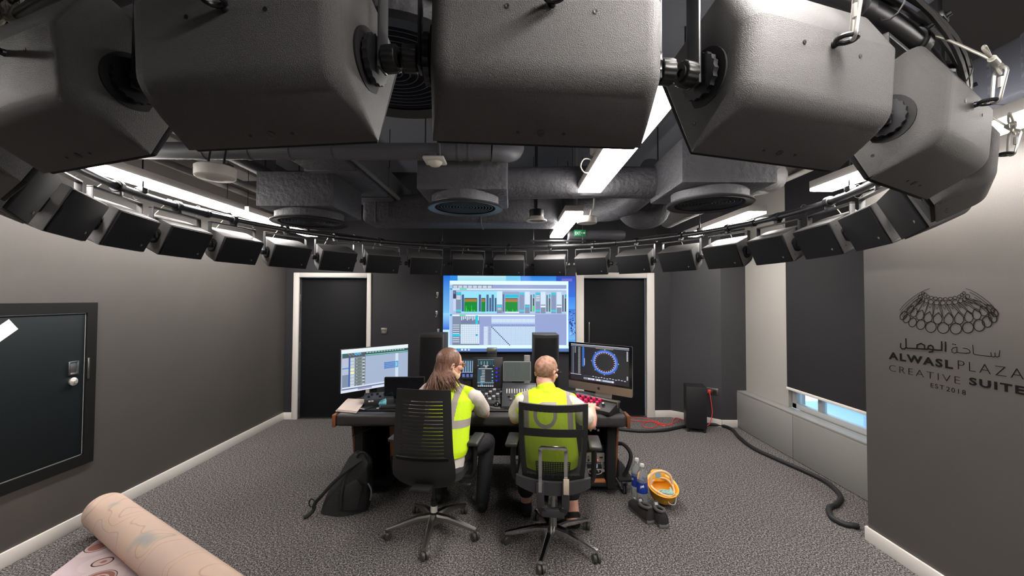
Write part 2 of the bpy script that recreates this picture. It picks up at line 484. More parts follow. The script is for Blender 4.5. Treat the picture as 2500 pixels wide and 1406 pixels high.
t = thing('roller_blind', 'black roller blind pulled down over the right hand window', 'blind', (3.2, 3.96, 0))
mb = MB(); mb.box((0, 0, 1.93), (0.004, 1.76, 2.42)); obj('blind_fabric', mb, mat('black_blind_fabric', (40, 39, 41), 0.9, spec=0.2, bump=350, bdist=0.0005), t)
mb = MB(); mb.box((0, 0, 0.725), (0.022, 1.77, 0.03), 0.006); obj('bottom_bar', mb, WHITE, t, label='white bottom bar')
mb = MB(); mb.cone((0, -0.88, 3.15), (0, 0.88, 3.15), 0.03, seg=16); obj('roller', mb, WHITE, t)

p0 = onX(1665, 1000, 2.55)
t = thing('floor_speaker', 'small black speaker box standing on the floor by the angled wall', 'speaker', (2.47, 5.62, 0), R(-16))
mb = MB(); mb.box((0, 0.0, 0.32), (0.25, 0.3, 0.54), 0.008); obj('cabinet', mb, mat('black_box_paint', (24, 24, 26), 0.5), t)
mb = MB()
for sx in (-1, 1):
    for sy in (-1, 1): mb.cone((sx * 0.1, sy * 0.12, 0), (sx * 0.1, sy * 0.12, 0.055), 0.018, seg=12)
obj('foot', mb, BLACK, t)
u = V((0.51, -0.483, 0)).normalized()
sk = V((2.37, 6.203, 0)) + u * 0.585 + V((0, 0, 0.47)); vb = V((-u.y, u.x, 0))
t = thing('wall_socket', 'grey wall socket with a red plug on the angled wall', 'socket', sk, math.atan2(u.y, u.x))
mb = MB(); mb.box((0, -0.006, 0), (0.15, 0.012, 0.09), 0.004); obj('plate', mb, ALU, t)
mb = MB(); mb.box((-0.03, -0.013, 0), (0.045, 0.006, 0.05), 0.002); mb.box((0.035, -0.013, 0), (0.045, 0.006, 0.05), 0.002); obj('outlet', mb, BLACK, t)
mb = MB(); mb.box((-0.03, -0.03, -0.002), (0.04, 0.04, 0.045), 0.008); obj('plug', mb, RED, t)

cab = [onZ(x, y, 0.006) for x, y in ((1525, 1023), (1560, 1028), (1605, 1029), (1598, 1043), (1572, 1042), (1570, 1034), (1590, 1029), (1610, 1037), (1625, 1040), (1600, 1031), (1628, 1037), (1640, 1036))]
wk = sk - vb * 0.05 + V((0, 0, 0)) - u * 0.03
pts = spline(cab + [onZ(1652, 1020, 0.02), wk + V((-0.16, -0.2, -0.42)), wk + V((-0.02, -0.12, -0.3)), wk + V((0.0, -0.05, -0.1)), wk + V((0, -0.01, -0.01))], 8)
mb = MB(); mb.tube(pts, 0.0055, 8); tag(obj('power_cable', mb, RED), 'red power cable looped on the carpet and plugged into the socket', 'cable')
mb = MB(); mb.tube(spline([onZ(x, y, 0.006) for x, y in ((1535, 1018), (1580, 1022), (1620, 1035), (1648, 1032), (1664, 1019))] + [V((2.46, 5.78, 0.02)), V((2.5, 5.79, 0.13))], 8), 0.004, 8)
tag(obj('network_cable', mb, RED), 'thin red cable running from desk to the small floor speaker', 'cable')

hp = [onZ(x, y, 0.021) for x, y in ((1500, 1046), (1560, 1052), (1620, 1050), (1670, 1041), (1740, 1036), (1784, 1046), (1805, 1068), (1840, 1094), (1900, 1122), (1960, 1148), (2010, 1172), (2040, 1195), (2052, 1216), (2040, 1232), (2024, 1240), (2030, 1262), (2062, 1279), (2096, 1284))]
mb = MB(); mb.tube(spline(hp, 8), 0.021, 12)
tag(obj('cable_bundle', mb, mat('black_cable_sleeve', (30, 30, 31), 0.55, bump=120, bdist=0.003)), 'thick black cable bundle snaking over the carpet to the cabinet', 'cable')

# ------------------------------------------------------------------ lettering and emblem on the right wall
INK = mat('black_vinyl', (22, 21, 20), 0.9, spec=0.05)
XW = 2.6
t = thing('wall_sign', 'black emblem and lettering on the dark right wall', 'sign', (XW - 0.001, 2.5, 1.5))
TI = t.matrix_basis.copy(); TI = M.Translation((-(XW - 0.001), -2.5, -1.5))
z4 = lambda a, b: TI @ onX(2080 + a / 4.1357, 660 + b / 4.1357, XW - 0.002)


_lift = 0.0
def ribbon(mb, pts, wd):
    """flat stroke lying on the wall"""
    nx = V((-1, 0, 0)); global _lift
    for a, b in zip(pts, pts[1:]):
        _lift = (_lift + 4e-6) % 0.0012; a = a + nx * _lift; b = b + nx * _lift
        d = (b - a)
        if d.length < 1e-6: continue
        s = d.normalized().cross(nx) * wd / 2; e = d.normalized() * wd * 0.35
        mb.face([a + s - e, a - s - e, b - s + e, b + s + e])


mb = MB()
def ell(cx, cy, rx, ry, ang=0, n=22, w=0.0048):
    c, s_ = cos(ang), sin(ang)
    pts = [z4(cx + rx * cos(2 * pi * k / n) * c - ry * sin(2 * pi * k / n) * s_, cy + rx * cos(2 * pi * k / n) * s_ + ry * sin(2 * pi * k / n) * c) for k in range(n + 1)]
    ribbon(mb, pts, w)
row1 = [(520, 455, 30, 46), (552, 487, 33, 44), (612, 525, 38, 46), (695, 547, 44, 50), (797, 572, 54, 54), (922, 582, 58, 54), (1050, 588, 58, 55), (1172, 578, 56, 55), (1285, 555, 56, 60), (1365, 520, 48, 55), (1422, 475, 38, 55), (1440, 425, 30, 48)]
for k, q in enumerate(row1): ell(*q, ang=(k - 5.5) * -0.11)
row2 = [(590, 395, 28, 44), (628, 427, 33, 46), (690, 452, 40, 50), (770, 475, 44, 54), (866, 487, 46, 56), (975, 492, 48, 58), (1080, 487, 48, 58), (1178, 468, 46, 56), (1258, 445, 46, 54), (1330, 410, 44, 52), (1398, 388, 36, 48)]
for k, (cx, cy, rx, ry) in enumerate(row2):
    a_ = (k - 5) * -0.13; c, s_ = cos(a_), sin(a_)
    sh = [(0, -1.12), (0.6, -0.62), (0.98, -0.1), (0.9, 0.5), (0.45, 0.9), (0, 1.0), (-0.45, 0.9), (-0.9, 0.5), (-0.98, -0.1), (-0.6, -0.62), (0, -1.12)]
    ribbon(mb, [z4(cx + x * rx * c - y * ry * s_, cy + x * rx * s_ + y * ry * c) for x, y in sh], 0.0042)
top1 = [(690, 268), (712, 288), (750, 305), (796, 318), (855, 325), (917, 328), (982, 325), (1043, 318), (1098, 305), (1140, 288), (1168, 265)]
for k, (cx, cy) in enumerate(top1): ell(cx, cy, 27 if 2 < k < 8 else 22, 22, n=16, w=0.0036)
top2 = [(718, 232), (742, 247), (768, 264), (801, 276), (842, 284), (889, 289), (942, 290), (994, 285), (1040, 277), (1083, 264), (1110, 247), (1130, 230)]
for k, (cx, cy) in enumerate(top2): ell(cx, cy, 21 if 2 < k < 9 else 16, 15, n=14, w=0.0034)
for k in range(11):
    a, b = top1[k], row2[k]
    for dx in (-1, 1):
        p = [(a[0] + dx * 26, a[1] + 20), (a[0] * 0.6 + b[0] * 0.4 + dx * 30, a[1] * 0.6 + b[1] * 0.4), (a[0] * 0.25 + b[0] * 0.75 + dx * b[2] * 0.95, a[1] * 0.25 + b[1] * 0.75), (b[0] + dx * b[2], b[1] - b[3] * 0.25)]
        ribbon(mb, [z4(*q) for q in p], 0.0032)
    ribbon(mb, [z4(a[0] - 24, a[1] + 18), z4(a[0] + (b[0] - a[0]) * 0.42, a[1] + (b[1] - a[1]) * 0.4), z4(a[0] + 24, a[1] + 18)], 0.0022)
for s in (0, 1):
    for k in range(5):
        f = (lambda x: x) if s == 0 else (lambda x: 1935 - x)
        base = [(785, 183), (735, 200), (680, 228), (620, 268), (560, 315), (515, 360), (482, 405)]
        ribbon(mb, [z4(f(x + 9 * k), y + 21 * k) for x, y in base[min(k, 2):]], 0.0026)
obj('emblem', mb, INK, t, smooth=0)

mb = MB()
def stroke(P, w): ribbon(mb, [z4(*q) for q in P], w)
wt, wb = 0.0042, 0.0088
stroke([(1495, 808), (1486, 868), (1466, 876), (1448, 868), (1446, 832)], wt); stroke([(1448, 868), (1430, 876), (1410, 868), (1404, 828)], wt); stroke([(1410, 868), (1390, 868), (1300, 858), (1244, 850), (1228, 840), (1222, 754)], wt)
stroke([(1124, 786), (1160, 790), (1190, 808), (1194, 832), (1160, 838), (1085, 832), (1062, 824)], wt); stroke([(1194, 832), (1140, 838)], wt)
stroke([(1062, 776), (1060, 826), (1036, 836), (1012, 824), (1008, 800), (1024, 782), (1062, 776)], wt)
stroke([(1018, 744), (1026, 745)], 0.006); stroke([(1040, 748), (1048, 749)], 0.006)
stroke([(945, 724), (945, 816)], wb); stroke([(907, 720), (907, 806), (870, 806), (826, 800)], wb)
stroke([(826, 800), (818, 770), (796, 756), (774, 764), (768, 786), (790, 798), (826, 800), (812, 818), (780, 826)], wb)
stroke([(768, 796), (740, 795), (655, 790)], wb); stroke([(655, 790), (660, 752), (700, 738), (732, 756), (736, 795)], wb); stroke([(655, 790), (560, 786), (546, 776), (544, 690)], wb)
stroke([(546, 778), (530, 794), (504, 792), (490, 774), (492, 738)], wb)
obj('arabic_lettering', mb, INK, t, smooth=0)


def text(name, body, y_left, y_right, zb, cap, off, parent, m=INK):
    cu = bpy.data.curves.new(name, 'FONT'); cu.body = body; cu.size = 1.0; cu.space_character = 1.25; cu.offset = off; cu.extrude = 0.004; cu.resolution_u = 3
    tmp = bpy.data.objects.new('tmp', cu); COL.objects.link(tmp); bpy.context.view_layer.update()
    me = bpy.data.meshes.new_from_object(tmp.evaluated_get(bpy.context.evaluated_depsgraph_get()))
    bpy.data.objects.remove(tmp); bpy.data.curves.remove(cu)
    xs = [v.co.x for v in me.vertices]; ys = [v.co.y for v in me.vertices]
    sx, sy = (y_left - y_right) / (max(xs) - min(xs)), cap / (max(ys) - min(ys))
    for v in me.vertices:
        v.co = V((-(v.co.z + 0.004) * 0.08 - 0.0005, y_left - (v.co.x - min(xs)) * sx, zb + (v.co.y - min(ys)) * sy))
        v.co = TI @ V((v.co.x + XW - 0.001, v.co.y, v.co.z))
    me.name = name; me.materials.append(m)
    o = bpy.data.objects.new(name, me); COL.objects.link(o); o.parent = parent; return o
text('bold_lettering', 'ALWASL', 2.868, 2.452, 1.343, 0.051, 0.035, t)
text('thin_lettering', 'PLAZA', 2.425, 2.114, 1.349, 0.051, -0.022, t)
text('thin_lettering', 'CREATIVE', 2.866, 2.414, 1.263, 0.042, -0.022, t)
text('bold_lettering', 'SUITE', 2.367, 2.112, 1.270, 0.044, 0.035, t)
text('small_lettering', 'EST', 2.585, 2.505, 1.210, 0.027, -0.004, t)
text('small_lettering', '2018', 2.492, 2.386, 1.2065, 0.028, -0.004, t)

# ================================================================== THE CEILING: lamps, diffusers, ducts
LAMPM = emat('led_diffuser_light', (255, 249, 243), LAMP_STRENGTH)
LZ = 2.57


def batten(x, y0, y1, label, w=0.175, top=H, up=False):
    t = thing('led_batten', label, 'ceiling light', (x, (y0 + y1) / 2, LZ), 0, 'hanging LED battens')
    L_ = y1 - y0
    mb = MB(); mb.box((0, 0, 0.041), (w, L_, 0.056), 0.004); obj('housing', mb, mat('white_lamp_housing', (232, 226, 220), 0.4), t)
    mb = MB(); mb.box((0, 0, 0.002), (w - 0.004, L_ - 0.008, 0.022), 0.003); obj('diffuser', mb, LAMPM, t)
    if up:
        mb = MB(); mb.box((0, 0, 0.071), (0.07, L_ - 0.1, 0.006), 0.002); obj('added_top_glow', mb, emat('added_ceiling_fill', (246, 248, 255), 14.0), t)  # glowing strip added to brighten ceiling and upper wall, not a known lamp part
    for s in (-1, 1):
        mb = MB(); mb.cone((0, s * (L_ / 2 - 0.12), 0.06), (0, s * (L_ / 2 - 0.12), top - LZ), 0.0025, seg=6); obj('suspension_wire', mb, DARKSTEEL, t)
    return t


batten(-2.655, 4.02, 5.5, 'far left LED batten glowing beside the left diffuser')
batten(-2.655, 2.46, 3.96, 'long LED batten glowing above the speakers of the left wall')
batten(0.59, 3.93, 5.53, 'far LED batten glowing in the middle near the exit sign')
batten(0.59, 1.56, 3.16, 'big LED batten glowing in the middle, partly behind the near speaker')
batten(2.32, 3.9, 5.4, 'far right LED batten glowing behind the right diffuser')
batten(2.32, 1.6, 3.1, 'LED batten glowing at the right edge above the lettered wall', up=True)
batten(0.59, -0.45, 1.08, 'LED batten hanging right over the nearest speakers, only its end showing', top=H)
batten(2.32, -0.3, 1.2, 'LED batten over the lettered wall, hanging just out of view at right', up=True)
batten(-2.655, 0.8, 2.3, 'LED batten hanging above the hatch, hidden by the near speakers')


def disc_diffuser(cx, cy, r, bx0, bx1, by0, by1, label, zt=2.82):
    t = thing('ceiling_diffuser', label, 'air diffuser', (cx, cy, 2.44), 0, 'round ceiling diffusers on boxed plenums')
    mb = MB(); mb.box(((bx0 + bx1) / 2 - cx, (by0 + by1) / 2 - cy, (2.52 + zt) / 2 - 2.44), (bx1 - bx0, by1 - by0, zt - 2.52), 0.015); obj('plenum_box', mb, DUCT, t)
    mb = MB(); mb.lathe([(r * 0.88, 0.0), (r * 0.88, 0.085)], 40); obj('neck', mb, DUCT, t)
    mb = MB(); mb.lathe([(r * 0.8, -0.002), (r * 0.97, -0.012), (r, -0.004), (r * 0.99, 0.006), (r * 0.86, 0.012), (r * 0.8, 0.01)], 48)
    obj('rim', mb, BLACKMET, t)
    mb = MB(); mb.lathe([(0.001, 0.02), (r * 0.86, 0.02), (r * 0.86, 0.024), (0.001, 0.024)], 40)
    obj('backing_plate', mb, BLACKM, t)
    mb = MB(); k = 1
    n = 11
    for i in range(n):
        ra = r * (0.06 + 0.8 * i / (n - 1))
        mb.lathe([(ra, 0.02), (ra + 0.004, 0.004), (ra + 0.007, 0.004), (ra + 0.010, 0.02)], 48)
    vn = obj('vane_rings', mb, mat('dark_blue_grey_vane', (58, 62, 70), 0.35), t)
    for s in ((-1, -1), (1, -1), (-1, 1), (1, 1)):
        x = (bx0 if s[0] < 0 else bx1) - s[0] * 0.05 - cx; y = (by0 if s[1] < 0 else by1) - s[1] * 0.05 - cy
        mb = MB(); mb.cone((x, y, zt - 2.44 - 0.01), (x, y, H - 2.44), 0.006, seg=6); obj('hanger_rod', mb, DARKSTEEL, t)
    return t


disc_diffuser(-0.36, 3.16, 0.288, -0.68, -0.035, 2.92, 3.56, 'round ceiling diffuser in the middle above the big screen')
disc_diffuser(-1.86, 3.80, 0.33, -2.17, -1.51, 3.48, 4.14, 'round ceiling diffuser at left beside the far left lamp')
disc_diffuser(1.43, 3.0, 0.295, 1.12, 1.757, 2.72, 3.36, 'round ceiling diffuser at right above the right door')
disc_diffuser(-0.366, 1.265, 0.297, -0.69, -0.04, 0.95, 1.59, 'near ceiling diffuser of concentric rings between two near speakers')


def zr(z): return 1.75 + z
def duct_tube(name, pts, r, label, m=DUCT, seg=20, bands=0, cat='duct'):
    mb = MB(); mb.tube([V(p) for p in pts], r, seg)
    o = obj(name, mb, m)
    tag(o, label, cat)
    return o


# long pipe across the front, with clamps
t = thing('water_pipe', 'thick grey pipe running across below the ceiling behind the near speakers', 'pipe', (-1.5, 2.74, zr(0.975)))
mb = MB(); mb.cone((-1.6, 0, 0), (1.36, 0, 0), 0.056, seg=20); obj('pipe', mb, DUCTM, t)
for x in (-0.55, -0.25, 0.02, 0.3, 1.15, 1.22):
    mb = MB(); mb.cone((x - 0.012, 0, 0), (x + 0.012, 0, 0), 0.061, seg=20); obj('collar', mb, DUCTM, t)
mb = MB(); mb.tube(spline([(1.36, 0, 0), (1.45, 0.02, 0), (1.5, 0.08, 0.03), (1.52, 0.2, 0.1), (1.52, 0.4, 0.16)], 5), 0.062, 18); obj('elbow', mb, DUCTM, t)
for x in (-0.9, 0.35):
    mb = MB(); mb.cone((x, 0, 0.05), (x, 0, H - zr(0.975)), 0.005, seg=6); obj('hanger_rod', mb, DARKSTEEL, t)

o = duct_tube('branch_duct', spline([(-0.04, 3.27, zr(0.91)), (0.3, 3.27, zr(0.92)), (0.7, 3.29, zr(0.93)), (1.13, 3.3, zr(0.93))], 5), 0.125, 'wrapped branch duct leaving the middle diffuser towards the right diffuser')
t = thing('main_duct', 'large boxed duct crossing the room behind the middle diffuser', 'duct', (-0.55, 4.75, zr(0.99)))
mb = MB(); mb.box((0, 0, 0), (2.2, 0.45, 0.32), 0.05, seg=3); obj('casing', mb, DUCT, t)
for x in (-0.95, 0.2):
    mb = MB(); mb.box((x, 0, 0), (0.03, 0.46, 0.33), 0.05, seg=3); obj('flange', mb, DUCTM, t)
for x in (-0.8, 0.1, 0.8):
    mb = MB(); mb.cone((x, -0.235, -0.1), (x, -0.235, H - zr(0.99)), 0.005, seg=6); obj('hanger_rod', mb, DARKSTEEL, t)
duct_tube('flexible_duct', spline([(0.56, 4.85, zr(1.08)), (0.85, 4.8, zr(1.05)), (1.15, 4.55, zr(1.02)), (1.3, 4.15, zr(1.1)), (1.36, 3.9, zr(1.22))], 8), 0.15, 'fat flexible duct bending up beside the far middle lamp')
duct_tube('side_duct', spline([(1.75, 3.05, zr(0.93)), (2.0, 3.2, zr(0.95)), (2.02, 3.6, zr(1.0)), (2.0, 4.6, zr(1.03)), (2.0, 5.3, zr(1.03))], 6), 0.12, 'pale wrapped duct curving away behind the right diffuser', mat('pale_duct_wrap', (112, 110, 110), 0.6, bump=26, bdist=0.012))
duct_tube('pale_elbow', spline([(1.22, 4.5, zr(0.98)), (1.32, 4.5, zr(0.88)), (1.46, 4.5, zr(0.86)), (1.6, 4.5, zr(0.93)), (1.66, 4.5, zr(1.15))], 6), 0.1, 'round duct elbow hanging below the far right diffuser', DUCT)
t = thing('ceiling_duct', 'long boxed duct receding along the ceiling right of the left diffuser', 'duct', (-1.5, 4.3, zr(1.2)))
mb = MB(); mb.box((0, 0, 0), (0.42, 2.9, 0.3), 0.02); obj('casing', mb, DUCT, t)
for y in (-0.9, 0, 0.9):
    mb = MB(); mb.box((0, y, 0), (0.44, 0.03, 0.32), 0.008); obj('flange', mb, DUCTM, t)
t = thing('return_duct', 'wide dark boxed duct on the ceiling behind the pipe', 'duct', (-3.0, 3.6, zr(1.5)))
mb = MB(); mb.box((0, 0, 0), (0.5, 2.4, 0.3), 0.02); obj('casing', mb, mat('grey_ceiling_duct', (130, 128, 126), 0.6), t)
duct_tube('conduit', [(-1.25, 2.7, zr(1.09)), (-1.25, 4.75, zr(1.09))], 0.022, 'thin conduit receding past the right of the long boxed duct', mat('grey_conduit', (108, 106, 104), 0.5), 10, cat='pipe')
duct_tube('conduit', [(-2.62, 2.3, zr(1.10)), (-2.62, 5.9, zr(1.10))], 0.03, 'pale conduit along the left ceiling, nearer the room middle', mat('pale_conduit', (150, 146, 142), 0.5), 12, cat='pipe')
duct_tube('conduit', [(-2.78, 2.3, zr(1.08)), (-2.78, 5.9, zr(1.08))], 0.03, 'pale conduit along the left ceiling, nearer the left wall', MATS['pale_conduit'], 12, cat='pipe')
duct_tube('ceiling_beam_pipe', [(-2.3, 2.3, zr(1.16)), (-2.3, 5.9, zr(1.16))], 0.05, 'dark pipe along the left ceiling right of the pale conduits', DUCTM, 14, cat='pipe')
t = thing('ribbed_duct', 'wide ribbed grey duct at the top right over the lettered wall', 'duct', (2.51, 1.6, zr(1.13)))
mb = MB(); mb.box((0, 0, 0), (0.17, 2.7, 0.28), 0.02); obj('casing', mb, DUCTM, t)
mb = MB()
for k in range(18): mb.box((-0.006, -1.2 + k * 0.14, -0.002), (0.17, 0.02, 0.29), 0.006)
obj('rib', mb, DUCT, t)
t = thing('ceiling_cable_tray', 'dark perforated cable tray up between the ducts in the middle', 'cable tray', (0.35, 3.1, zr(1.35)))
mb = MB(); mb.box((0, 0, 0), (1.6, 0.22, 0.01)); mb.box((0, -0.11, 0.03), (1.6, 0.006, 0.06)); mb.box((0, 0.11, 0.03), (1.6, 0.006, 0.06)); obj('tray', mb, DUCTM, t)
mb = MB()
for k in range(4): mb.tube(spline([(-0.8, -0.06 + k * 0.04, 0.02), (-0.2, -0.05 + k * 0.035, 0.025), (0.3, -0.07 + k * 0.045, 0.02), (0.8, -0.05 + k * 0.04, 0.02)], 4), 0.012, 6)
obj('cables', mb, BLACK, t)

# ceiling devices
p = onY(526, 425, 2.62)
t = thing('round_ceiling_unit', 'round white ceiling unit hanging under the pipe at left', 'detector', p)
mb = MB(); mb.lathe([(0.0, -0.028), (0.10, -0.03), (0.113, -0.02), (0.115, 0.04), (0.105, 0.048), (0, 0.048)], 36); obj('body', mb, WPLAST, t)
mb = MB(); mb.lathe([(0.0, -0.034), (0.05, -0.033), (0.055, -0.028), (0, -0.028)], 24); obj('sensor_dome', mb, WPLAST, t)
mb = MB(); mb.box((0, 0, 0.055), (0.2, 0.05, 0.014), 0.003); mb.cone((-0.05, 0, 0.05), (-0.05, 0.05, 0.32), 0.006, seg=8); mb.cone((0.05, 0, 0.05), (0.05, 0.05, 0.32), 0.006, seg=8); obj('bracket', mb, DARKSTEEL, t)
p = onY(1062, 392, 2.66)
t = thing('motion_sensor', 'small square white motion sensor hanging in front of the middle plenum', 'sensor', p)
mb = MB(); mb.box((0, 0, 0), (0.135, 0.135, 0.022), 0.007); obj('plate', mb, WPLAST, t)
mb = MB(); mb.lathe([(0.0, -0.04), (0.03, -0.036), (0.042, -0.024), (0.048, -0.01), (0, -0.01)], 24); obj('sensor_dome', mb, WPLAST, t)
mb = MB(); mb.box((-0.02, 0, 0.03), (0.05, 0.05, 0.04), 0.004); mb.tube(spline([(0.03, 0, 0.01), (0.028, 0, 0.1), (0.015, 0.01, 0.2), (0.03, 0.02, 0.9)], 5), 0.008, 8); obj('cable', mb, DUCTM, t)
p = onY(1310, 538, 4.0)
t = thing('pendant_downlight', 'small black pendant downlight with a white ring near the middle lamp', 'downlight', p)
mb = MB(); mb.lathe([(0.0, 0.02), (0.068, 0.02), (0.07, 0.10), (0.06, 0.105), (0, 0.105)], 28); mb.cone((0, 0, 0.1), (0, 0, 1.1), 0.012, seg=10); obj('body', mb, BLACKMET, t)
mb = MB(); mb.lathe([(0.062, 0.03), (0.07, -0.005), (0.098, -0.01), (0.1, 0.0), (0.075, 0.02), (0.07, 0.035)], 32); obj('ring', mb, WPLAST, t)
p = onY(1433, 538, 4.1)
t = thing('smoke_detector', 'flat round white detector hanging on two conduits by the far lamp', 'detector', p)
mb = MB(); mb.lathe([(0.0, -0.03), (0.094, -0.03), (0.1, -0.02), (0.1, 0.028), (0.09, 0.034), (0, 0.034)], 32); obj('body', mb, WPLAST, t)
for sx, q in ((-0.06, -0.1), (0.045, 0.07)):
    mb = MB(); mb.tube(spline([(sx * 0.6, 0, 0.03), (sx, 0, 0.1), (sx + q * 0.4, 0, 0.2), (sx + q * 0.4, 0, 0.9)], 5), 0.011, 8); obj('conduit', mb, mat('grey_flex', (150, 148, 150), 0.5), t)
p = onY(1456, 368, 2.62)
t = thing('small_detector', 'small round white sensor with a looped white lead by the big lamp', 'detector', p)
mb = MB(); mb.lathe([(0.0, -0.026), (0.036, -0.026), (0.041, -0.015), (0.041, 0.022), (0, 0.024)], 24); mb.cone((0, 0, 0.02), (0, 0.3, 0.4), 0.008, seg=8); obj('body', mb, WPLAST, t)
mb = MB(); mb.tube(spline([(0, 0, -0.02), (0.0, 0.0, -0.05), (-0.03, 0, -0.13), (-0.075, 0, -0.14), (-0.1, 0, -0.1), (-0.08, 0, -0.055), (-0.04, 0, -0.055), (-0.02, 0.0, -0.09)], 6), 0.004, 8); obj('lead', mb, WPLAST, t)

# exit sign on its tube
pa, pb = onY(1385, 573, 5.45), onY(1525, 573, 5.45)
t = thing('exit_sign', 'green exit sign on a dark horizontal tube near the far lamp', 'sign', (pa + pb) / 2)
L_ = (pb - pa).length
mb = MB(); mb.lathe([(0.04, -L_ / 2), (0.066, -L_ / 2 + 0.02), (0.066, L_ / 2 - 0.04), (0.045, L_ / 2), (0.0, L_ / 2)], 24, M.Rotation(R(90), 4, 'Y')); obj('tube', mb, DUCTM, t)
xs = -L_ / 2 + 0.155
mb = MB(); mb.box((xs, -0.073, 0.01), (0.155, 0.012, 0.085), 0.002); sg = obj('sign_panel', mb, mat('green_sign_plastic', (22, 140, 88), 0.4), t)
SW = mat('sign_white', (225, 240, 232), 0.5)
def flat_text(name, body, x0, x1, zb, cap, y, parent, m):
    cu = bpy.data.curves.new(name, 'FONT'); cu.body = body; cu.offset = 0.02; cu.extrude = 0.01; cu.resolution_u = 2
    tmp = bpy.data.objects.new('tmp', cu); COL.objects.link(tmp); bpy.context.view_layer.update()
    me = bpy.data.meshes.new_from_object(tmp.evaluated_get(bpy.context.evaluated_depsgraph_get())); bpy.data.objects.remove(tmp); bpy.data.curves.remove(cu)
    xa = [v.co.x for v in me.vertices]; ya = [v.co.y for v in me.vertices]
    for v in me.vertices: v.co = V((x0 + (v.co.x - min(xa)) / (max(xa) - min(xa)) * (x1 - x0), y - v.co.z * 0.1, zb + (v.co.y - min(ya)) / (max(ya) - min(ya)) * cap))
    me.name = name; me.materials.append(m); o = bpy.data.objects.new(name, me); COL.objects.link(o); o.parent = parent; return o
flat_text('lettering', 'EXIT', xs - 0.065, xs + 0.01, -0.012, 0.04, -0.0805, sg, SW)
mb = MB(); mb.prism([(0.018, 0.004), (0.05, 0.004), (0.05, -0.006), (0.07, 0.01), (0.05, 0.026), (0.05, 0.016), (0.018, 0.016)], 0, 0.002, frame3(V((1, 0, 0)), V((0, 0, 1)), V((0, -1, 0)), (xs, -0.079, 0.0))); obj('arrow', mb, SW, sg)
for x in (-0.25, 0.3):
    mb = MB(); mb.cone((x, 0, 0.05), (x, 0, 1.0), 0.004, seg=6); obj('hanger_rod', mb, DARKSTEEL, t)
pa, pb = onY(1295, 588, 5.35), onY(1430, 588, 5.35)
t = thing('support_bar', 'thin black bar hanging above the far speakers below the far lamp', 'bar', (pa + pb) / 2)
L_ = (pb - pa).length
mb = MB(); mb.box((0, 0, 0), (L_, 0.03, 0.022), 0.004); obj('bar', mb, BLACKMET, t)
for s in (-1, 1):
    mb = MB(); mb.cone((s * (L_ / 2 - 0.04), 0, -0.03), (s * (L_ / 2 - 0.04), 0, 1.1), 0.004, seg=6); obj('hanger_rod', mb, DARKSTEEL, t)

# ================================================================== THE RING OF LOUDSPEAKERS
RC = V((-0.1501, 3.2495, 0)); RR, RB, RT, SW_, SH_ = 2.4326, 0.3091, 0.4445, 0.42, 0.2397
DPHI, PHI0 = 2 * pi / 27, 0.0449
st, ct = sin(RT), cos(RT)
UPL = V((0, st, ct))                       # world up seen from a speaker
PIV = V((0, 0.09, 0.115))
ARM = 0.232
RP, ZP = RR + PIV.y * ct - PIV.z * st, 1.75 + 0.71

# pipe ring
t = thing('pipe_ring', 'black circular pipe truss hanging below the ceiling carrying all loudspeakers', 'pipe ring', (RC.x, RC.y, ZP))
mb = MB(); n = 96
mb.tube([V((RP * cos(2 * pi * k / n), RP * sin(2 * pi * k / n), 0)) for k in range(n)], 0.0245, 14, closed=True)
obj('ring_pipe', mb, mat('black_gloss_pipe', (44, 44, 46), 0.3, spec=0.7), t)
for j in range(9):
    a0 = 2 * pi * (j + 0.43) / 9
    mb = MB(); mb.tube([V((RP * cos(a0 + k * 0.012), RP * sin(a0 + k * 0.012), 0)) for k in range(-5, 6)], 0.030, 14)
    for s in (-5, 5):
        mb.tube([V((RP * cos(a0 + (s + d) * 0.012), RP * sin(a0 + (s + d) * 0.012), 0)) for d in (-0.5, 0.5)], 0.034, 14)
    obj('coupler', mb, DARKSTEEL, t)
    a1 = a0 + 0.2
    c = V((RP * cos(a1), RP * sin(a1), 0))
    mb = MB(); mb.cone(c + V((0, 0, 0.02)), c + V((0, 0, H - ZP)), 0.005, seg=8); mb.box(c + V((0, 0, 0.035)), (0.05, 0.05, 0.04), 0.008); mb.cone(c + V((0, 0, 0.05)), c + V((0, 0, 0.1)), 0.011, seg=8)
    obj('hanger_rod', mb, DARKSTEEL, t)
mb = MB(); random.seed(3)
for q in range(3):
    pts = []
    for k in range(140):
        a = 2 * pi * k / 140; rr = RP + 0.035 + 0.012 * sin(7 * a + q * 2) + q * 0.012; pts.append(V((rr * cos(a), rr * sin(a), 0.03 + 0.012 * sin(11 * a + q) - 0.012 * q)))
    mb.tube(pts, 0.008, 6, closed=True)
obj('cable_loom', mb, BLACK, t)
for k in range(27):
    mb = MB()
    a = 2 * pi * k / 27 + 0.03
    c = V((RP * cos(a), RP * sin(a), 0)); e = V((cos(a), sin(a), 0))
    mb.tube([c + e * (0.026 + 0.03 * cos(2 * pi * j / 12) + 0.012) + V((0, 0, 0.045 * sin(2 * pi * j / 12) + 0.012)) for j in range(12)], 0.0022, 5, closed=True)
    obj('cable_tie', mb, mat('dark_cable_tie', (60, 60, 60), 0.4), t)


